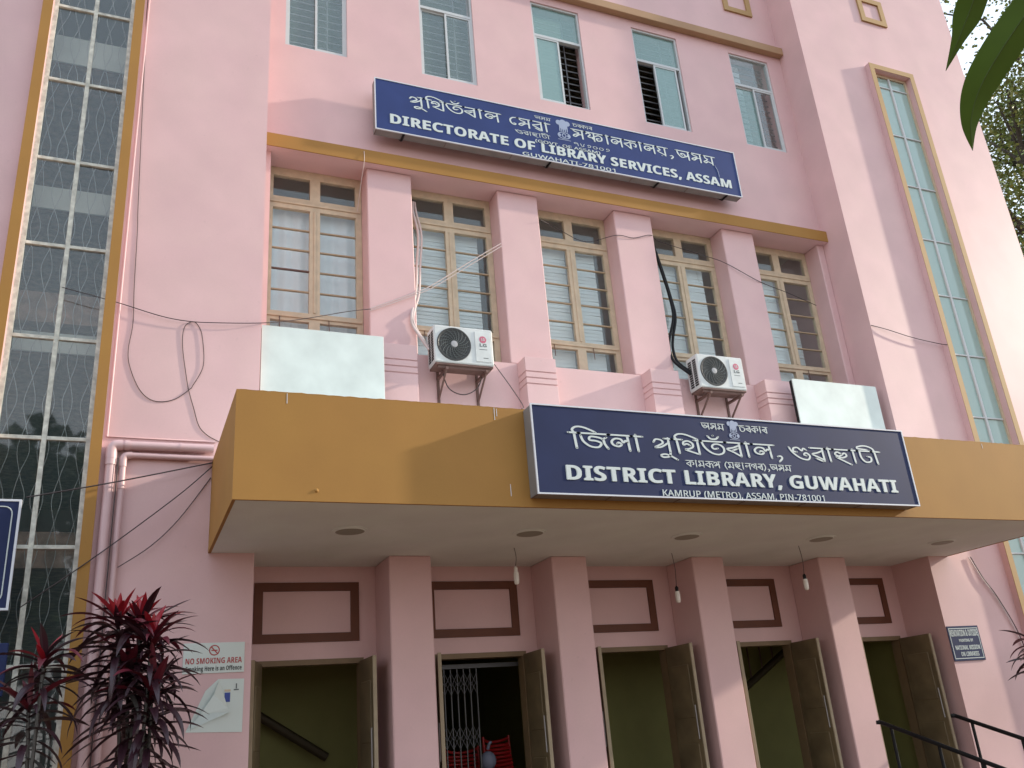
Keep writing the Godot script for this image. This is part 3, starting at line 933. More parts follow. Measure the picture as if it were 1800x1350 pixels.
func signs() -> void:
	var t := sign_box("upper_sign_board", "long blue board of the directorate hung between the upper windows and the cornice", M.sign_blue, 2.824, 9.208, 8.302, 9.223, -0.46, -0.30)
	var x: Node = t.get_node("inscription")
	var z := -0.300
	for bxp in [3.25, 5.6, 7.55, 8.9]:
		part(t, "hanger", tube_mesh([V(bxp, 8.45, -0.6) - t.position, V(bxp, 8.30, -0.46) - t.position, V(bxp, 8.298, -0.31) - t.position], 0.018, 4, false), M.black)
	assamese(x, ["pa", "u", "i", "tha", "bha", "chandra", "ra", "aa", "la"], 3.34, 4.80, 8.856, 9.010, z, M.letter)
	assamese(x, ["e", "sa", "wa", "aa"], 4.955, 5.64, 8.856, 9.012, z, M.letter)
	assamese(x, ["sa", "nca", "aa", "la", "ka", "aa", "la", "ya"], 6.04, 7.81, 8.856, 9.015, z, M.letter)
	assamese(x, ["comma"], 7.83, 7.96, 8.856, 9.01, z, M.letter)
	assamese(x, ["a", "sa", "ma"], 8.0, 8.755, 8.862, 9.025, z, M.letter)
	assamese(x, ["a", "sa", "ma"], 5.40, 5.675, 9.075, 9.128, z, M.letter)
	emblem(x, 5.89, 8.765, 9.165, z, 0.25, M.letter_dull)
	assamese(x, ["ca", "ra", "ka", "aa", "ra"], 6.065, 6.42, 9.072, 9.13, z, M.letter)
	assamese(x, ["gu", "wa", "aa", "ha", "aa", "ta", "ii"], 5.04, 5.63, 8.720, 8.785, z, M.letter)
	assamese(x, ["d7", "d8", "d1", "d0", "d0", "d1"], 6.04, 6.715, 8.703, 8.765, z, M.letter)
	latin(x, "(GOVT. OF ASSAM)", 5.37, 6.51, 8.622, 8.674, z, M.letter, false, 0.8)
	latin(x, "DIRECTORATE OF LIBRARY SERVICES, ASSAM", 3.05, 9.02, 8.452, 8.612, z, M.letter, true, 1.3)
	latin(x, "GUWAHATI-781001", 5.13, 6.745, 8.327, 8.390, z, M.letter, false, 0.8)
	part(x, "paint_run", tube_mesh([V(8.75, 8.86, z), V(8.79, 8.76, z), V(8.80, 8.63, z)], 0.006, 5), M.letter_dull)

	t = sign_box("lower_sign_board", "blue district library board fixed on the mustard canopy fascia", M.sign_blue_shaded, 3.595, 8.495, 2.195, 3.128, 2.203, 2.40)
	x = t.get_node("inscription")
	z = 2.400
	assamese(x, ["i", "ja", "la", "aa"], 4.00, 4.835, 2.680, 2.843, z, M.letter)
	assamese(x, ["pa", "u", "i", "tha", "bha", "chandra", "ra", "aa", "la"], 4.955, 6.515, 2.685, 2.838, z, M.letter)
	assamese(x, ["comma"], 6.52, 6.66, 2.685, 2.84, z, M.letter)
	assamese(x, ["gu", "wa", "aa", "ha", "aa", "ta", "ii"], 6.735, 8.05, 2.685, 2.835, z, M.letter)
	assamese(x, ["a", "sa", "ma"], 5.61, 5.90, 2.976, 3.045, z, M.letter)
	emblem(x, 6.02, 2.872, 3.10, z, 0.15, M.letter_dull)
	assamese(x, ["ca", "ra", "ka", "aa", "ra"], 6.095, 6.48, 2.974, 3.044, z, M.letter)
	assamese(x, ["ka", "aa", "ma", "ruu", "pa", "sp", "open", "ma", "ha", "aa", "na", "ga", "ra", "close", "comma", "a", "sa", "ma"], 5.34, 6.71, 2.543, 2.610, z, M.letter)
	latin(x, "DISTRICT LIBRARY, GUWAHATI", 3.925, 8.205, 2.350, 2.497, z, M.letter, true, 1.3)
	latin(x, "KAMRUP (METRO), ASSAM, PIN-781001", 5.0, 7.09, 2.215, 2.282, z, M.letter, false, 0.8)

func boards() -> void:
	for s in [[1.298, 2.800, 4.900, "blank whitish board standing on the canopy beside the left block", 1.31, 2.60], [9.255, 10.935, 4.875, "blank whitish board standing on the canopy beside the right block", 9.5, 10.9]]:
		var t := thing("blank_board", s[3], "board", V((s[0] + s[1]) / 2, 3.08, -0.08), "blank boards on the canopy")
		var w: float = s[1] - s[0]
		var h: float = s[2] - 3.08
		part(t, "panel", box_mesh(V(w, h, 0.02), 0.003), M.board, V(0, h / 2 + 0.002, 0))
		part(t, "frame", box_mesh(V(0.03, h - 0.02, 0.06)), M.black, V(-w / 2 + 0.02, h / 2, -0.042))
		part(t, "frame", box_mesh(V(0.03, h - 0.02, 0.06)), M.black, V(w / 2 - 0.02, h / 2, -0.042))
		part(t, "prop", tube_mesh([V(0, h - 0.1, -0.02), V(0, h - 0.25, -0.51)], 0.015, 6, false), M.steel)

# ------------------------------------------------------------------ air conditioners
func air_conditioners() -> void:
	for k in 2:
		var at := V(3.52, 4.685, -0.2) if k == 0 else V(7.640, 4.665, -0.2)
		var label := "white outdoor air conditioner unit on brackets with pale pipes" if k == 0 else "white outdoor air conditioner unit with black hoses above the lower sign"
		var t := thing("air_conditioner", label, "air conditioner", at, "air conditioner units on the window wall")
		var w := 0.835
		var h := 0.54
		var d := 0.30
		part(t, "casing", box_mesh(V(w, h, d), 0.018), M.ac_white, V(w / 2, h / 2, -d / 2))
		# fan opening: dark dish, guard rings and swirling blades
		var c := V(0.275, 0.272, 0.001)
		var ring := new_st()
		var fan := part(t, "fan_guard", lathe([Vector2(0.0, 0.002), Vector2(0.205, 0.002), Vector2(0.222, 0.012), Vector2(0.236, 0.012), Vector2(0.240, 0.0)], 40), M.fan, c)
		fan.rotation.x = PI / 2
		for j in 6:
			var pts := []
			for a in 41:
				var an := TAU * a / 40
				pts.append(V(cos(an), sin(an), 0) * (0.07 + j * 0.028) + V(0, 0, 0.008))
			tube(ring, PackedVector3Array(pts), 0.0022, 4)
		part(t, "guard_wires", ring.commit(), M.grey_print, c)
		for j in 18:
			var an := TAU * j / 18
			var pts := []
			for q in 5:
				var rr := 0.05 + 0.16 * q / 4.0
				pts.append(V(cos(an + q * 0.16) * rr, sin(an + q * 0.16) * rr, 0.011))
			part(t, "swirl_blade", tube_mesh(pts, 0.0045, 4), M.grey_print, c)
		var hub := part(t, "hub", lathe([Vector2(0.0, 0.024), Vector2(0.044, 0.020), Vector2(0.05, 0.008), Vector2(0.05, 0.0)], 24), M.hub, c)
		hub.rotation.x = PI / 2
		# badge panel
		var pan := part(t, "front_panel", box_mesh(V(0.225, 0.44, 0.012), 0.004), M.ac_white, V(0.685, 0.27, 0.004))
		var b := part(pan, "badge", lathe([Vector2(0.0, 0.003), Vector2(0.05, 0.003), Vector2(0.052, 0.0)], 24), M.badge, V(0.0, 0.105, 0.006))
		b.rotation.x = PI / 2
		latin(pan, "LG", -0.048, 0.050, 0.0, 0.045, 0.0068, M.grey_print)
		latin(pan, "LG", -0.022, 0.024, 0.09, 0.125, 0.0098, M.ac_white)
		part(pan, "print_line", box_mesh(V(0.11, 0.008, 0.001)), M.grey_print, V(0.0, -0.04, 0.0068))
		part(pan, "print_line", box_mesh(V(0.07, 0.010, 0.001)), M.grey_print, V(0.03, -0.165, 0.0068))
		# louvre slots on the left side
		for r in 12:
			for q in 2:
				part(t, "vent_slot", box_mesh(V(0.004, 0.026, 0.085)), M.black, V(-0.001, 0.06 + r * 0.036, -0.085 - q * 0.115))
		part(t, "base_pan", box_mesh(V(w - 0.03, 0.03, d - 0.02), 0.004), M.steel, V(w / 2, -0.012, -d / 2))
		part(t, "base_rail", box_mesh(V(w - 0.10, 0.035, 0.03)), M.steel, V(w / 2, -0.045, -0.05))
		# mounting frame
		for q in 2:
			var x := 0.16 + q * 0.56
			var br := part(t, "mounting_arm", box_mesh(V(0.035, 0.035, 0.42)), M.steel, V(x, -0.08, -0.20))
			part(br, "brace", tube_mesh([V(0, -0.01, 0.16), V(0, -0.30, -0.19)], 0.016, 4, false), M.steel)
			part(br, "upright", box_mesh(V(0.035, 0.62, 0.02)), M.steel, V(0, -0.13, -0.19))

# ------------------------------------------------------------------ pipes and cables
func pipes_and_cables() -> void:
	var t := thing("drain_pipe", "thick pink painted drain pipe turning down the left block", "pipe", V(-0.225, GROUND, 0.06))
	var o := t.position
	part(t, "upright", tube_mesh([V(-0.225, GROUND, 0.06) - o, V(-0.225, 3.20, 0.06) - o], 0.050, 14, false), M.pipe)
	part(t, "run", tube_mesh([V(-0.17, 3.255, 0.06) - o, V(0.80, 3.262, 0.06) - o], 0.048, 14, false), M.pipe)
	part(t, "elbow", tube_mesh([V(-0.225, 3.10, 0.06) - o, V(-0.225, 3.20, 0.06) - o, V(-0.20, 3.245, 0.06) - o, V(-0.12, 3.256, 0.06) - o], 0.059, 14), M.pipe)
	part(t, "coupling", tube_mesh([V(-0.225, 3.03, 0.06) - o, V(-0.225, 3.10, 0.06) - o], 0.057, 14, false), M.pipe)
	part(t, "coupling", tube_mesh([V(-0.10, 3.256, 0.06) - o, V(-0.05, 3.256, 0.06) - o], 0.056, 14, false), M.pipe)
	part(t, "strap", tube_mesh([V(0.45, 3.258, 0.06) - o, V(0.47, 3.258, 0.06) - o], 0.053, 14, false), M.pipe)
	t = thing("drain_pipe", "thinner pink painted pipe running inside the thick drain pipe's bend", "pipe", V(-0.105, GROUND, 0.05))
	o = t.position
	part(t, "upright", tube_mesh([V(-0.105, GROUND, 0.05) - o, V(-0.105, 3.10, 0.05) - o], 0.033, 12, false), M.pipe)
	part(t, "run", tube_mesh([V(-0.05, 3.152, 0.05) - o, V(0.80, 3.150, 0.05) - o], 0.031, 12, false), M.pipe)
	part(t, "elbow", tube_mesh([V(-0.105, 3.02, 0.05) - o, V(-0.105, 3.10, 0.05) - o, V(-0.085, 3.142, 0.05) - o, V(-0.02, 3.152, 0.05) - o], 0.039, 12), M.pipe)
	part(t, "coupling", tube_mesh([V(-0.105, 2.78, 0.05) - o, V(-0.105, 2.86, 0.05) - o], 0.037, 12, false), M.pipe)
	single("wall_conduit", tube_mesh([V(-0.265, 14.8, 0.008), V(-0.285, 3.36, 0.008), V(0.82, 3.36, 0.008)], 0.013, 6, false), M.pipe, "slim painted conduit framing the left block beside its tall window", "conduit")
	single("dark_upright_line", tube_mesh([V(-0.160, GROUND, 0.10), V(-0.158, 2.0, 0.105), V(-0.152, 3.1, 0.10)], 0.006, 5), M.cable, "thin dark line running straight down between the two drain pipes", "cable")  # thin dark line rising from the ground between the pipes
	single("loose_wire", tube_mesh([V(-0.30, 12.0, 0.02), V(-0.295,9.422,0.0062), V(-0.276,8.759,0.0062), V(-0.193,6.436,0.0062), V(-0.170,5.942,0.0062), V(-0.150,5.183,0.0062), V(-0.129,4.729,0.0062), V(-0.153,4.406,0.0062), V(-0.125,4.201,0.0062), V(-0.019,3.951,0.0062), V(0.100,3.825,0.0062), V(0.234,3.800,0.0062), V(0.380,3.847,0.0062), V(0.525,3.978,0.0062), V(0.546,4.014,0.0062), V(0.649,4.272,0.010), V(0.621,4.628,0.010), V(0.569,4.771,0.010), V(0.504,4.813,0.010), V(0.422,4.738,0.010), V(0.410,4.520,0.0062), V(0.466,4.164,0.0062), V(0.508,3.959,0.0062), V(0.574,3.740,0.0062), V(0.638,3.540,0.0062), V(0.733,3.435,0.0062), V(0.858,3.367,0.0062)], 0.0042, 5), M.cable, "thin dark wire hanging in a loose loop on the left block", "wire")
	single("stretched_wire", tube_mesh([V(-0.874,5.025,0.120), V(-0.500,4.949,0.120), V(-0.270,4.934,0.050), V(0.168,4.830,0.040), V(0.465,4.800,0.040), V(0.749,4.814,0.040), V(1.214,4.867,0.030), V(1.567,4.992,-0.100), V(1.946,5.163,-0.250), V(2.45,5.41,-0.46), V(2.77,5.535,-0.565)], 0.0055, 5), M.cable, "dark wire stretched from the left tall window across to the first window bay", "wire")
	single("pale_wire", tube_mesh([V(2.765,5.545,-0.575), V(3.340,5.832,-0.570), V(3.658,6.020,-0.570), V(4.20, 6.44, -0.57), V(4.762,6.863,-0.570)], 0.007, 5), M.pale_cable, "upper of two pale wires slanting across the second window bay", "wire")
	single("pale_wire", tube_mesh([V(2.765,5.515,-0.575), V(3.340,5.800,-0.570), V(3.68,5.99,-0.570), V(4.23, 6.41, -0.57), V(4.775,6.825,-0.575)], 0.006, 5), M.pale_cable, "lower of two pale wires slanting across the second window bay", "wire")
	single("slack_wire", tube_mesh([V(5.452,7.386,-0.560), V(5.879,7.378,-0.750), V(6.313,7.241,-0.750), V(6.785,7.341,-0.590), V(7.099,7.339,-0.585), V(7.432,7.446,-0.585), V(7.709,7.461,-0.750), V(8.577,7.322,-0.750), V(8.852,7.127,-0.590), V(9.468,6.868,-0.585), V(10.230,6.863,-0.800), V(10.709,6.629,-0.700)], 0.006, 5), M.cable, "slack dark wire strung across the tops of the right window piers", "wire")
	single("block_wire", tube_mesh([V(11.08,5.955,0.012), V(11.402,5.895,0.040), V(11.899,5.802,0.050), V(12.498,5.740,0.060), V(12.63,5.72,0.10)], 0.007, 5), M.cable, "short wire crossing the right block to its tall window", "wire")
	for k in 2:
		var dx := 0.05 * k
		single("refrigerant_pipe", tube_mesh([V(3.530+dx*0.6,7.569,-0.90), V(3.515+dx,7.359,-0.86), V(3.578+dx,6.978,-0.85), V(3.530+dx,6.435,-0.83), V(3.465+dx,5.951,-0.74), V(3.345+dx*0.5,5.53,-0.572), V(3.345+dx*0.6,5.366,-0.565), V(3.440+dx,5.145,-0.50-0.05*k), V(3.521,4.946+dx,-0.42)], 0.020 - 0.004 * k, 8), M.pale_cable, ["outer pale lagged pipe dropping to the left air conditioner", "inner pale lagged pipe dropping to the left air conditioner"][k], "pipe", Vector3.ZERO, "pale air conditioner pipes")
		single("refrigerant_hose", tube_mesh([V(7.664,7.533,-0.90), V(7.727+dx*0.4,7.011,-0.87), V(7.801+dx*0.4,6.538,-0.86), V(7.802+dx*0.8,6.139,-0.84), V(7.614+dx*1.2,5.712,-0.76), V(7.508+dx*1.3,5.453,-0.66), V(7.494+dx*1.2,5.201,-0.56), V(7.640,4.938+dx*0.8,-0.40)], 0.022, 8), M.black, ["left black hose curving down to the right air conditioner", "right black hose curving down to the right air conditioner"][k], "hose", Vector3.ZERO, "black air conditioner hoses")
	single("window_cable", tube_mesh([V(-0.962,2.643,0.120), V(-0.168,2.818,0.160), V(0.800,3.105,0.05)], 0.008, 5), M.cable, "black cable from the left sign up to the canopy corner", "cable")
	single("window_cable", tube_mesh([V(0.800,3.07,0.03), V(0.440,2.678,0.15), V(-0.268,2.063,0.130), V(-0.900,1.560,0.120)], 0.006, 5), M.cable, "long slanting wire from the canopy corner down across the left window", "cable")
	single("window_cable", tube_mesh([V(0.791,2.947,0.012), V(0.487,2.472,0.03), V(0.224,2.177,0.04), V(-0.07,1.950,0.085)], 0.005, 5), M.cable, "thin drooping wire under the canopy corner ending at the pipes", "cable")
	for k in 2:
		single("block_cable", tube_mesh([V(11.883 + 0.05 * k,2.11,0.02), V(12.037 + 0.03 * k,1.791,0.03), V(12.259,1.45 + 0.05 * k,0.03), V(12.466 + 0.04 * k,0.935,0.03), V(12.60, 0.2, 0.03)], 0.007, 5), M.cable if k else M.pale_cable, ["pale cable slanting down the right block below the canopy", "dark cable slanting down the right block below the canopy"][k], "cable")
	single("sagging_cord", tube_mesh([V(4.352,4.72,-0.20), V(4.50,4.40,-0.10), V(4.30,3.80,0.70), V(3.60,3.14,2.19)], 0.006, 5), M.cable, "thin black cord from the left air conditioner to the lower sign", "cord")
	single("sagging_cord", tube_mesh([V(3.66,4.64,-0.35), V(3.75,4.40,-0.38), V(3.95,4.32,-0.38), V(4.15,4.42,-0.38), V(4.24,4.62,-0.36)], 0.008, 5), M.cable, "cord sagging in a loop under the left air conditioner", "cord")
	single("thin_string", tube_mesh([V(2.692,7.99,-0.452), V(2.690,7.80,-0.452), V(2.685,7.584,-0.62), V(2.672,7.212,-0.82)], 0.005, 5), M.pale_cable, "pale string hanging from the cornice at the first window", "string")

# ------------------------------------------------------------------ notices
func notices() -> void:
	var t := thing("no_smoking_sign", "small white no smoking sign on the wall left of the doors", "sign", V(0.91, 0.89, 0.003))
	part(t, "plate", box_mesh(V(0.60, 0.30, 0.006), 0.002), M.paper, V(0, 0.15, 0.003))
	var st := new_st()
	for k in 24:
		var a0 := TAU * k / 24
		var a1 := TAU * (k + 1) / 24
		var c := V(0.0, 0.225, 0.0075)
		quad(st, c + V(cos(a0), sin(a0), 0) * 0.042, c + V(cos(a0), sin(a0), 0) * 0.053, c + V(cos(a1), sin(a1), 0) * 0.053, c + V(cos(a1), sin(a1), 0) * 0.042, Vector3.BACK)
	quad(st, V(-0.033, 0.252, 0.0080), V(-0.025, 0.260, 0.0080), V(0.033, 0.198, 0.0080), V(0.025, 0.190, 0.0080), Vector3.BACK)
	quad(st, V(-0.03, 0.218, 0.0085), V(0.03, 0.218, 0.0085), V(0.03, 0.230, 0.0085), V(-0.03, 0.230, 0.0085), Vector3.BACK)
	part(t, "symbol", st.commit(), M.print_red)
	latin(t, "NO SMOKING AREA", -0.275, 0.275, 0.095, 0.150, 0.0065, M.print_red)
	latin(t, "Smoking Here is an Offence", -0.27, 0.275, 0.025, 0.068, 0.0065, M.print_black)

	t = thing("torn_poster", "torn pale paper poster with a folded corner under the no smoking sign", "poster", V(0.94, 0.32, 0.003))
	st = new_st()
	quad(st, V(-0.27, 0.02, 0.002), V(0.27, -0.01, 0.002), V(0.275, 0.505, 0.002), V(0.02, 0.51, 0.002), Vector3.BACK)
	tri(st, V(-0.27, 0.02, 0.002), V(0.02, 0.51, 0.002), V(-0.10, 0.40, 0.002), Vector3.BACK)
	part(t, "sheet", st.commit(), M.paper)
	st = new_st()
	var fl := [V(-0.26, 0.03, 0.004), V(-0.14, 0.18, 0.045), V(-0.02, 0.36, 0.05), V(0.03, 0.50, 0.006), V(0.12, 0.22, 0.05), V(0.15, 0.19, 0.03)]
	tri(st, fl[0], fl[1], fl[5], V(-0.3, 0.3, 0.9).normalized())
	tri(st, fl[1], fl[4], fl[5], V(0, 0.1, 1).normalized())
	tri(st, fl[1], fl[2], fl[4], V(0.1, 0.1, 1).normalized())
	tri(st, fl[2], fl[3], fl[4], V(0.5, 0.1, 0.9).normalized())
	part(t, "folded_flap", st.commit(), M.paper)
	part(t, "print_mark", box_mesh(V(0.055, 0.09, 0.001)), M.print_blue, V(0.115, 0.33, 0.004))
	part(t, "print_mark", box_mesh(V(0.06, 0.02, 0.001)), M.cream, V(0.115, 0.395, 0.004))
	part(t, "print_mark", box_mesh(V(0.05, 0.012, 0.001)), M.grey_print, V(0.20, 0.40, 0.004))
	part(t, "print_mark", box_mesh(V(0.012, 0.05, 0.001)), M.grey_print, V(0.20, 0.435, 0.004))

	t = thing("renovation_plaque", "small blue renovation plaque on the right block beside the last door", "plaque", V(11.395, 0.60, 0.003))
	part(t, "plate", box_mesh(V(0.625, 0.49, 0.012), 0.003), M.sign_blue_shaded, V(0.0, 0.245, 0.006))
	st = new_st()
	ring_bars(st, -0.288, 0.288, 0.03, 0.46, 0.010, 0.012, 0.0135)
	part(t, "border", st.commit(), M.letter)
	latin(t, "RENOVATION & OUTSIDE", -0.27, 0.27, 0.345, 0.435, 0.0125, M.letter)
	latin(t, "PAINTING BY", -0.13, 0.15, 0.265, 0.305, 0.0125, M.letter)
	latin(t, "NATIONAL MISSION", -0.235, 0.25, 0.155, 0.215, 0.0125, M.letter)
	latin(t, "ON LIBRARIES", -0.15, 0.20, 0.065, 0.125, 0.0125, M.letter)

	# boards at the left edge of the picture, standing on two posts in front of the tall window
	t = thing("entrance_board", "blue board with white rounded border standing before the left tall window", "sign", V(-1.7, GROUND, 0.55))
	var o := t.position
	part(t, "face", box_mesh(V(1.45, 1.03, 0.03), 0.004), M.sign_blue_shaded, V(-1.68, 1.985, 0.55) - o)
	st = new_st()
	ring_bars(st, -2.408 - o.x, -0.952 - o.x, 1.468 - o.y, 2.502 - o.y, 0.02, -0.02, 0.022)
	part(t, "trim", st.commit(), M.white_trim)
	var pts := []
	for k in 4:
		var cc: Vector3 = [V(-1.09, 2.36, 0), V(-1.09, 1.61, 0), V(-2.27, 1.61, 0), V(-2.27, 2.36, 0)][k]
		for j in 5:
			var an := PI / 2 - k * PI / 2 - j * PI / 8
			pts.append(cc + V(cos(an), sin(an), 0) * 0.07 + V(0, 0, 0.567) - o)
	pts.append(pts[0])
	part(t, "border", tube_mesh(pts, 0.006, 4, false), M.letter)
	for x in [-2.3, -1.05]:
		part(t, "post", box_mesh(V(0.05, 4.05, 0.05)), M.black, V(x, 0.475, 0.50) - o)
	t = thing("small_blue_board", "small blue board with a white letter below the larger blue board", "sign", V(-1.45, 0.72, 0.55))
	part(t, "face", box_mesh(V(1.08, 0.46, 0.025), 0.05), M.sign_blue_shaded, V(0, 0.23, 0))
	latin(t, "E", 0.34, 0.45, 0.12, 0.32, 0.014, M.letter)
	t = thing("white_notice_board", "narrow white board under the small blue board at the left edge", "board", V(-1.45, 0.05, 0.55))
	part(t, "face", box_mesh(V(1.06, 0.46, 0.02), 0.003), M.board, V(0, 0.23, 0))

# ------------------------------------------------------------------ bulbs and things in the hall
func bulbs() -> void:
	var data := [[4.192, 0.354, 1.69], [6.511, 0.11, 1.485], [8.16, 0.608, 1.538]]
	var where := ["second door bay", "third door bay", "fourth door bay"]
	for k in 3:
		var d: Array = data[k]
		var t := thing("hanging_bulb", "unlit white bulb hanging by a wire from the canopy at the %s" % where[k], "bulb", V(d[0], d[2], d[1]), "bulbs hanging under the canopy")
		part(t, "bulb", lathe([Vector2(0.0, 0.0), Vector2(0.022, 0.006), Vector2(0.030, 0.03), Vector2(0.032, 0.10), Vector2(0.030, 0.145), Vector2(0.0, 0.15)], 14), M.bulb)
		part(t, "holder", lathe([Vector2(0.0, 0.145), Vector2(0.022, 0.145), Vector2(0.022, 0.195), Vector2(0.008, 0.215)], 12), M.bulb if k == 0 else M.black)
		part(t, "wire", tube_mesh([V(0, 0.21, 0), V(0.012, 0.21 + (2.12 - d[2] - 0.21) * 0.5, 0.01), V(0, 2.122 - d[2], 0)], 0.004, 5), M.cable)

func hall_things() -> void:
	# collapsible steel gate half across the second doorway
	var t := thing("collapsible_gate", "collapsible steel lattice gate half drawn across the second doorway", "gate", V(3.60, -1.0, -1.02))
	for k in 7:
		part(t, "upright", box_mesh(V(0.012, 1.88, 0.02)), M.gate, V(0.03 + k * 0.085, 0.96, 0))
	var st := new_st()
	for row in 3:
		for k in 6:
			var x := 0.03 + k * 0.085
			var y := 0.35 + row * 0.62
			for q in 2:
				tube(st, PackedVector3Array([V(x, y + q * 0.1, 0.014 * (1 if q else -1)), V(x + 0.085, y + 0.16 + q * 0.1, 0.014 * (1 if q else -1))]), 0.005, 4)
				tube(st, PackedVector3Array([V(x, y + 0.16 + q * 0.1, 0.017), V(x + 0.085, y + q * 0.1, 0.017)]), 0.005, 4)
	part(t, "lattice", st.commit(), M.gate)
	part(t, "top_rail", box_mesh(V(1.14, 0.05, 0.05)), M.gate, V(0.55, 1.93, 0))
	# stacked plastic chairs
	for s in [[V(4.70, -1.0, -1.55), 0.35, 3, "red plastic chair in the stack just inside the second doorway"], [V(4.25, -1.0, -2.0), -0.3, 2, "darker red plastic chair in the stack behind the lattice gate"]]:
		var base: Vector3 = s[0]
		for k in s[2]:
			var places := ["at the bottom", "in the middle", "on top"] if s[2] == 3 else ["at the bottom", "on top"]
			var c := thing("plastic_chair", "%s, %s" % [s[3], places[k]], "chair", base + V(0, 0.1 * k, 0.0), "stacked red plastic chairs")
			c.rotation.y = s[1]
			plastic_chair(c)
	var b := thing("plastic_bag", "pale bluish bag lying on the stacked red chairs", "bag", V(4.34, -0.32, -1.30))
	var sph := SphereMesh.new()
	sph.radius = 0.10
	sph.height = 0.22
	part(b, "sack", sph, mat(Color(0.20, 0.22, 0.30), 0.6), V(0, 0.14, 0))
	part(b, "knot", tube_mesh([V(0, 0.27, 0), V(0.02, 0.33, 0.01), V(0.05, 0.35, 0.0)], 0.02, 6), mat(Color(0.20, 0.22, 0.30), 0.6))

func plastic_chair(c: Node3D) -> void:
	part(c, "seat", box_mesh(V(0.44, 0.03, 0.42), 0.012), M.red_plastic, V(0, 0.43, 0))
	for x in [-0.2, 0.2]:
		for z in [-0.18, 0.18]:
			part(c, "leg", tube_mesh([V(x * 1.15, 0.0, z * 1.15), V(x, 0.42, z)], 0.02, 6, false), M.red_plastic)
	for k in 8:
		var y := 0.50 + k * 0.047
		var pts := []
		for j in 7:
			var a := (j - 3) / 3.0
			pts.append(V(a * 0.22, y + (0.04 * a * a if k == 7 else 0.012 * a * a), -0.19 - 0.03 * k * 0.3 + 0.05 * a * a))
		part(c, "back_slat", tube_mesh(pts, 0.019, 5), M.red_plastic)
	for x in [-0.22, 0.22]:
		part(c, "back_post", tube_mesh([V(x, 0.43, -0.17), V(x, 0.90, -0.20)], 0.018, 6, false), M.red_plastic)

func railings() -> void:
	for k in 2:
		var x := 9.36 if k == 0 else 10.80
		var z0 := 0.14 if k == 0 else 0.05
		var t := thing("handrail", "black steel handrail down the steps, %s" % ["nearer the doors' last pier" if k == 0 else "beside the right block"], "railing", V(x, -1.0, z0), "handrails of the entrance steps")
		var slope := -0.335
		var f := func(z: float) -> float: return -0.12 + slope * (z - z0) - (-1.0)
		part(t, "rail", tube_mesh([V(0, f.call(z0 - 0.03), -0.03), V(0, f.call(2.6), 2.6 - z0)], 0.028, 8, false), M.black)
		part(t, "rail_end", tube_mesh([V(0, f.call(z0), 0.0), V(-0.05, f.call(z0) + 0.005, -0.03)], 0.026, 8, false), M.black)
		for z in [0.30, 1.02, 1.62, 2.3]:
			var foot := -1.0 - clampf(ceilf((z - 0.25) / 0.4), 0, 4) * 0.1375
			part(t, "post", tube_mesh([V(0, foot + 1.0, z - z0), V(0, f.call(z), z - z0)], 0.022, 8, false), M.black)

# ------------------------------------------------------------------ plants
func strap_leaf(length: float, width: float, droop: float, fold: float, twist: float) -> ArrayMesh:
	# grows along +z from the origin, rising, then drooping
	var st := new_st()
	var n := 8
	var rows := []
	var p := Vector3.ZERO
	var ang := 0.0
	for i in n + 1:
		var t := float(i) / n
		var w := width * 0.5 * pow(sin(PI * clampf(0.10 + 0.90 * t, 0, 1)), 0.8)
		if i == n:
			w = 0.001
		var dir := V(0, sin(ang), cos(ang))
		var up := V(0, cos(ang), -sin(ang))
		var tw := twist * t
		var side := V(1, 0, 0).rotated(dir, tw)
		var u2 := up.rotated(dir, tw)
		rows.append([p - side * w + u2 * w * fold, p, p + side * w + u2 * w * fold, u2, side])
		p += dir * length / n
		ang -= droop / n
	for i in n:
		var a: Array = rows[i]
		var b: Array = rows[i + 1]
		for h in 2:
			var nn0: Vector3 = (a[3] + a[4] * (0.5 if h == 0 else -0.5) * fold).normalized()
			var nn1: Vector3 = (b[3] + b[4] * (0.5 if h == 0 else -0.5) * fold).normalized()
			smooth_tri(st, [a[h], nn0], [a[h + 1], nn0], [b[h + 1], nn1])
			smooth_tri(st, [a[h], nn0], [b[h + 1], nn1], [b[h], nn1])
	return st.commit()

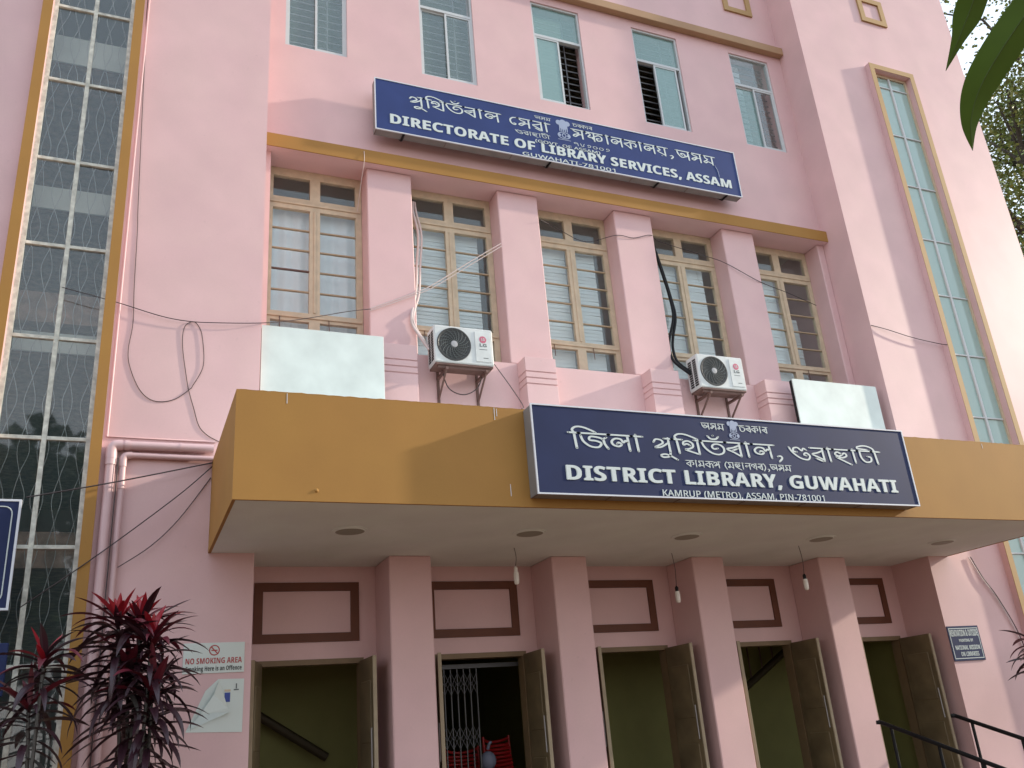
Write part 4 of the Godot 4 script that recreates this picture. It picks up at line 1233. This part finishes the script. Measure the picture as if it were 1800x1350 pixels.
func cordyline(label: String, base: Vector3, heads: Array, seed_: int) -> void:
	rng.seed = seed_
	var t := thing("cordyline_plant", label, "plant", base, "red cordyline plants")
	var shapes := []
	for k in 8:
		shapes.append(strap_leaf(0.48 + 0.03 * (k % 4), 0.060 + 0.009 * (k % 3), 0.25 + 0.2 * k, 0.45, rng.randf_range(-0.6, 0.6)))
	var wide := []
	for k in 4:
		wide.append(strap_leaf(0.30 + 0.03 * k, 0.07, 0.25 * k, 0.55, rng.randf_range(-0.4, 0.4)))
	for hd in heads:
		var top: Vector3 = hd[0] - base
		var foot := V(top.x * 0.35 + rng.randf_range(-0.06, 0.06), 0, top.z * 0.35)
		var mid := foot.lerp(top, 0.55) + V(rng.randf_range(-0.05, 0.05), 0, rng.randf_range(-0.05, 0.05))
		part(t, "stem", tube_mesh([foot, mid, top - V(0, 0.03, 0)], 0.016, 6), M.leaf_dull)
		var n: int = hd[1]
		var span: float = hd[2]
		for k in n:
			var q := float(k) / n       # 0 youngest at the top, 1 oldest
			var y := top.y - span * q * q * 0.9 - 0.02
			var on := foot.lerp(top, clampf(y / top.y, 0, 1))
			var el := lerpf(1.35, -0.35, pow(q, 0.55)) + rng.randf_range(-0.2, 0.2)
			var az := k * 2.399 + rng.randf_range(-0.3, 0.3)
			var young: bool = q < hd[3]
			var m: Material = M.leaf_red if young and rng.randf() < 0.75 else (M.leaf_maroon if q < hd[3] + 0.25 and rng.randf() < 0.7 else M.leaf_dark)
			if q > 0.9 and rng.randf() < 0.25:
				m = M.leaf_dull
			var me: ArrayMesh = wide[rng.randi() % 4] if young else shapes[rng.randi() % 8]
			var leaf := part(t, "leaf", me, m, V(on.x, y, on.z))
			leaf.transform.basis = Basis(Vector3.UP, az) * Basis(Vector3.RIGHT, -el) * Basis.from_scale(Vector3.ONE * rng.randf_range(0.75, 1.12))

func plants() -> void:
	cordyline("tall dark red cordyline in front of the drain pipes", V(0.20, GROUND, 1.0), [
		[V(-0.02, 1.30, 1.0), 62, 0.75, 0.13], [V(0.18, 1.28, 0.92), 56, 0.7, 0.10], [V(0.27, 1.12, 1.12), 62, 0.9, 0.12], [V(0.10, 0.80, 0.9), 56, 0.8, 0.0], [V(0.30, 0.62, 1.1), 56, 0.8, 0.0]], 21)
	cordyline("smaller red cordyline before the left tall window", V(-0.62, GROUND, 1.05), [
		[V(-0.58, 0.98, 1.05), 34, 0.35, 0.22], [V(-0.66, 0.60, 1.0), 26, 0.5, 0.0]], 22)
	cordyline("red cordyline at the right edge beside the handrail", V(11.65, GROUND, 1.0), [
		[V(11.62, 0.72, 1.0), 44, 0.6, 0.15], [V(11.85, 0.50, 1.1), 36, 0.6, 0.1]], 23)
	# mango twig hanging near the camera, top right
	var t := thing("mango_twig", "two long green leaves hanging close at the top right corner", "leaves", V(0.95, 0.86, 9.55))
	var o := t.position
	part(t, "twig", tube_mesh([V(1.25, 1.10, 9.75) - o, V(1.05, 0.95, 9.62) - o, V(0.93, 0.84, 9.53) - o], 0.006, 6), M.bark)
	hanging_leaf(t, [V(0.905, 0.822, 9.51), V(0.893, 0.800, 9.478), V(0.8935, 0.778, 9.452), V(0.893, 0.757, 9.430), V(0.8925, 0.732, 9.403)], [0.008, 0.030, 0.034, 0.016, 0.0005], o)
	hanging_leaf(t, [V(0.948, 0.80, 9.545), V(0.940, 0.765, 9.50), V(0.928, 0.728, 9.450), V(0.924, 0.700, 9.415), V(0.928, 0.672, 9.390), V(0.940, 0.644, 9.373)], [0.010, 0.040, 0.044, 0.038, 0.022, 0.0005], o)
	hanging_leaf(t, [V(0.99, 0.85, 9.58), V(1.03, 0.80, 9.57), V(1.06, 0.72, 9.55), V(1.07, 0.62, 9.53)], [0.008, 0.034, 0.030, 0.0005], o)

func hanging_leaf(t: Node3D, spine: Array, widths: Array, o: Vector3) -> void:
	var path := smooth_path(spine, 12)
	var n := path.size()
	var st := new_st()
	var rows := []
	for i in n:
		var u := float(i) / (n - 1) * (widths.size() - 1)
		var k := mini(int(u), widths.size() - 2)
		var w := maxf(0.0003, cubic_interpolate(widths[k], widths[k + 1], widths[maxi(k - 1, 0)], widths[mini(k + 2, widths.size() - 1)], u - k)) * 0.5
		var d := (path[mini(i + 1, n - 1)] - path[maxi(i - 1, 0)]).normalized()
		var face := V(-0.38, -0.2, 0.85)
		var side := d.cross(face).normalized()
		var nn := side.cross(d).normalized()
		rows.append([path[i] - side * w - nn * w * 0.22 - o, path[i] - o, path[i] + side * w - nn * w * 0.22 - o, nn, side])
	for i in n - 1:
		var a: Array = rows[i]
		var b: Array = rows[i + 1]
		for h in 2:
			var s := -0.22 if h == 0 else 0.22
			var n0: Vector3 = (a[3] + a[4] * s).normalized()
			var n1: Vector3 = (b[3] + b[4] * s).normalized()
			smooth_tri(st, [a[h], n0], [a[h + 1], n0], [b[h + 1], n1])
			smooth_tri(st, [a[h], n0], [b[h + 1], n1], [b[h], n1])
	var leaf := part(t, "leaf", st.commit(), M.mango)
	var rib := []
	for i in n:
		rib.append(rows[i][1])
	part(leaf, "midrib", tube_mesh(rib, 0.0009, 5, false, 0.0003), M.mango_rib)

# ------------------------------------------------------------------ trees
func tree(called: String, label: String, base: Vector3, height: float, spread: float, leaves: int, size: float, seed_: int, key: String) -> void:
	rng.seed = seed_
	var t := thing(called, label, "tree", base)
	var st := new_st()
	var trunk_top := V(rng.randf_range(-0.4, 0.4), height * 0.45, rng.randf_range(-0.4, 0.4))
	tube(st, smooth_path([Vector3.ZERO, V(0.15, height * 0.2, 0.1), trunk_top]), height * 0.022, 10, height * 0.013)
	var tips := []
	for k in 11:
		var az := k * 2.4 + rng.randf_range(-0.4, 0.4)
		var h := height * rng.randf_range(0.55, 0.97)
		var r := spread * rng.randf_range(0.35, 0.9) * (1.2 - h / height * 0.6)
		var tip := V(cos(az) * r, h, sin(az) * r)
		var start := V(0.1, height * rng.randf_range(0.25, 0.44), 0.08)
		var mid := start.lerp(tip, 0.5) + V(0, height * 0.04, 0)
		tube(st, smooth_path([start, mid, tip]), height * 0.006, 7, height * 0.0015)
		tips.append(tip)
		for j in 5:
			var e := tip + V(rng.randfn(), rng.randfn() * 0.7, rng.randfn()) * spread * 0.24
			tube(st, PackedVector3Array([mid.lerp(tip, 0.6), tip.lerp(e, 0.5) + V(0, 0.1, 0), e]), height * 0.003, 5, height * 0.001)
			tips.append(e)
	part(t, "trunk", st.commit(), M.bark)
	var ls := new_st()
	for q in [[V(0, 0, 0), V(0.5, 0.12, 0.5), V(0, 0.05, 1)], [V(0, 0, 0), V(0, 0.05, 1), V(-0.5, 0.12, 0.5)]]:
		tri(ls, q[0], q[1], q[2], V(0, 1, 0.1).normalized())
	var mm := MultiMesh.new()
	mm.transform_format = MultiMesh.TRANSFORM_3D
	mm.use_colors = true
	mm.mesh = ls.commit()
	mm.instance_count = leaves
	var col: Color = M[key + "_c"]
	for k in leaves:
		var c: Vector3 = tips[rng.randi() % tips.size()]
		var p := c + V(rng.randfn(), rng.randfn() * 0.75, rng.randfn()) * spread * 0.15
		var b := Basis.from_euler(V(rng.randf_range(-1.2, 1.2), rng.randf() * TAU, rng.randf_range(-0.6, 0.6))).scaled(Vector3.ONE * size * rng.randf_range(0.6, 1.3))
		mm.set_instance_transform(k, Transform3D(b, p))
		var v := rng.randf_range(0.6, 1.35)
		mm.set_instance_color(k, Color(col.r * v * rng.randf_range(0.9, 1.25), col.g * v, col.b * v))
	var mi := MultiMeshInstance3D.new()
	mi.name = "crown"
	mi.multimesh = mm
	mi.material_override = M[key]
	mi.set_meta("kind", "stuff")
	t.add_child(mi)

func trees() -> void:
	tree("tall_tree", "tall leafy tree against the bright sky right of the building", V(27.6, GROUND, -6.0), 23.0, 5.6, 34000, 0.12, 51, "foliage")
	var spots := [[-3.4, 16.5, 9.5, 3.4], [-8.5, 21.0, 9.0, 3.8]]
	var which := ["nearer dark tree mirrored in the left tall window", "farther dark tree mirrored in the left tall window"]
	for k in 2:
		var p: Array = spots[k]
		tree("shade_tree", which[k], V(p[0], GROUND, p[1]), p[2], p[3], 6000, 0.42, 60 + k, "foliage_dark")
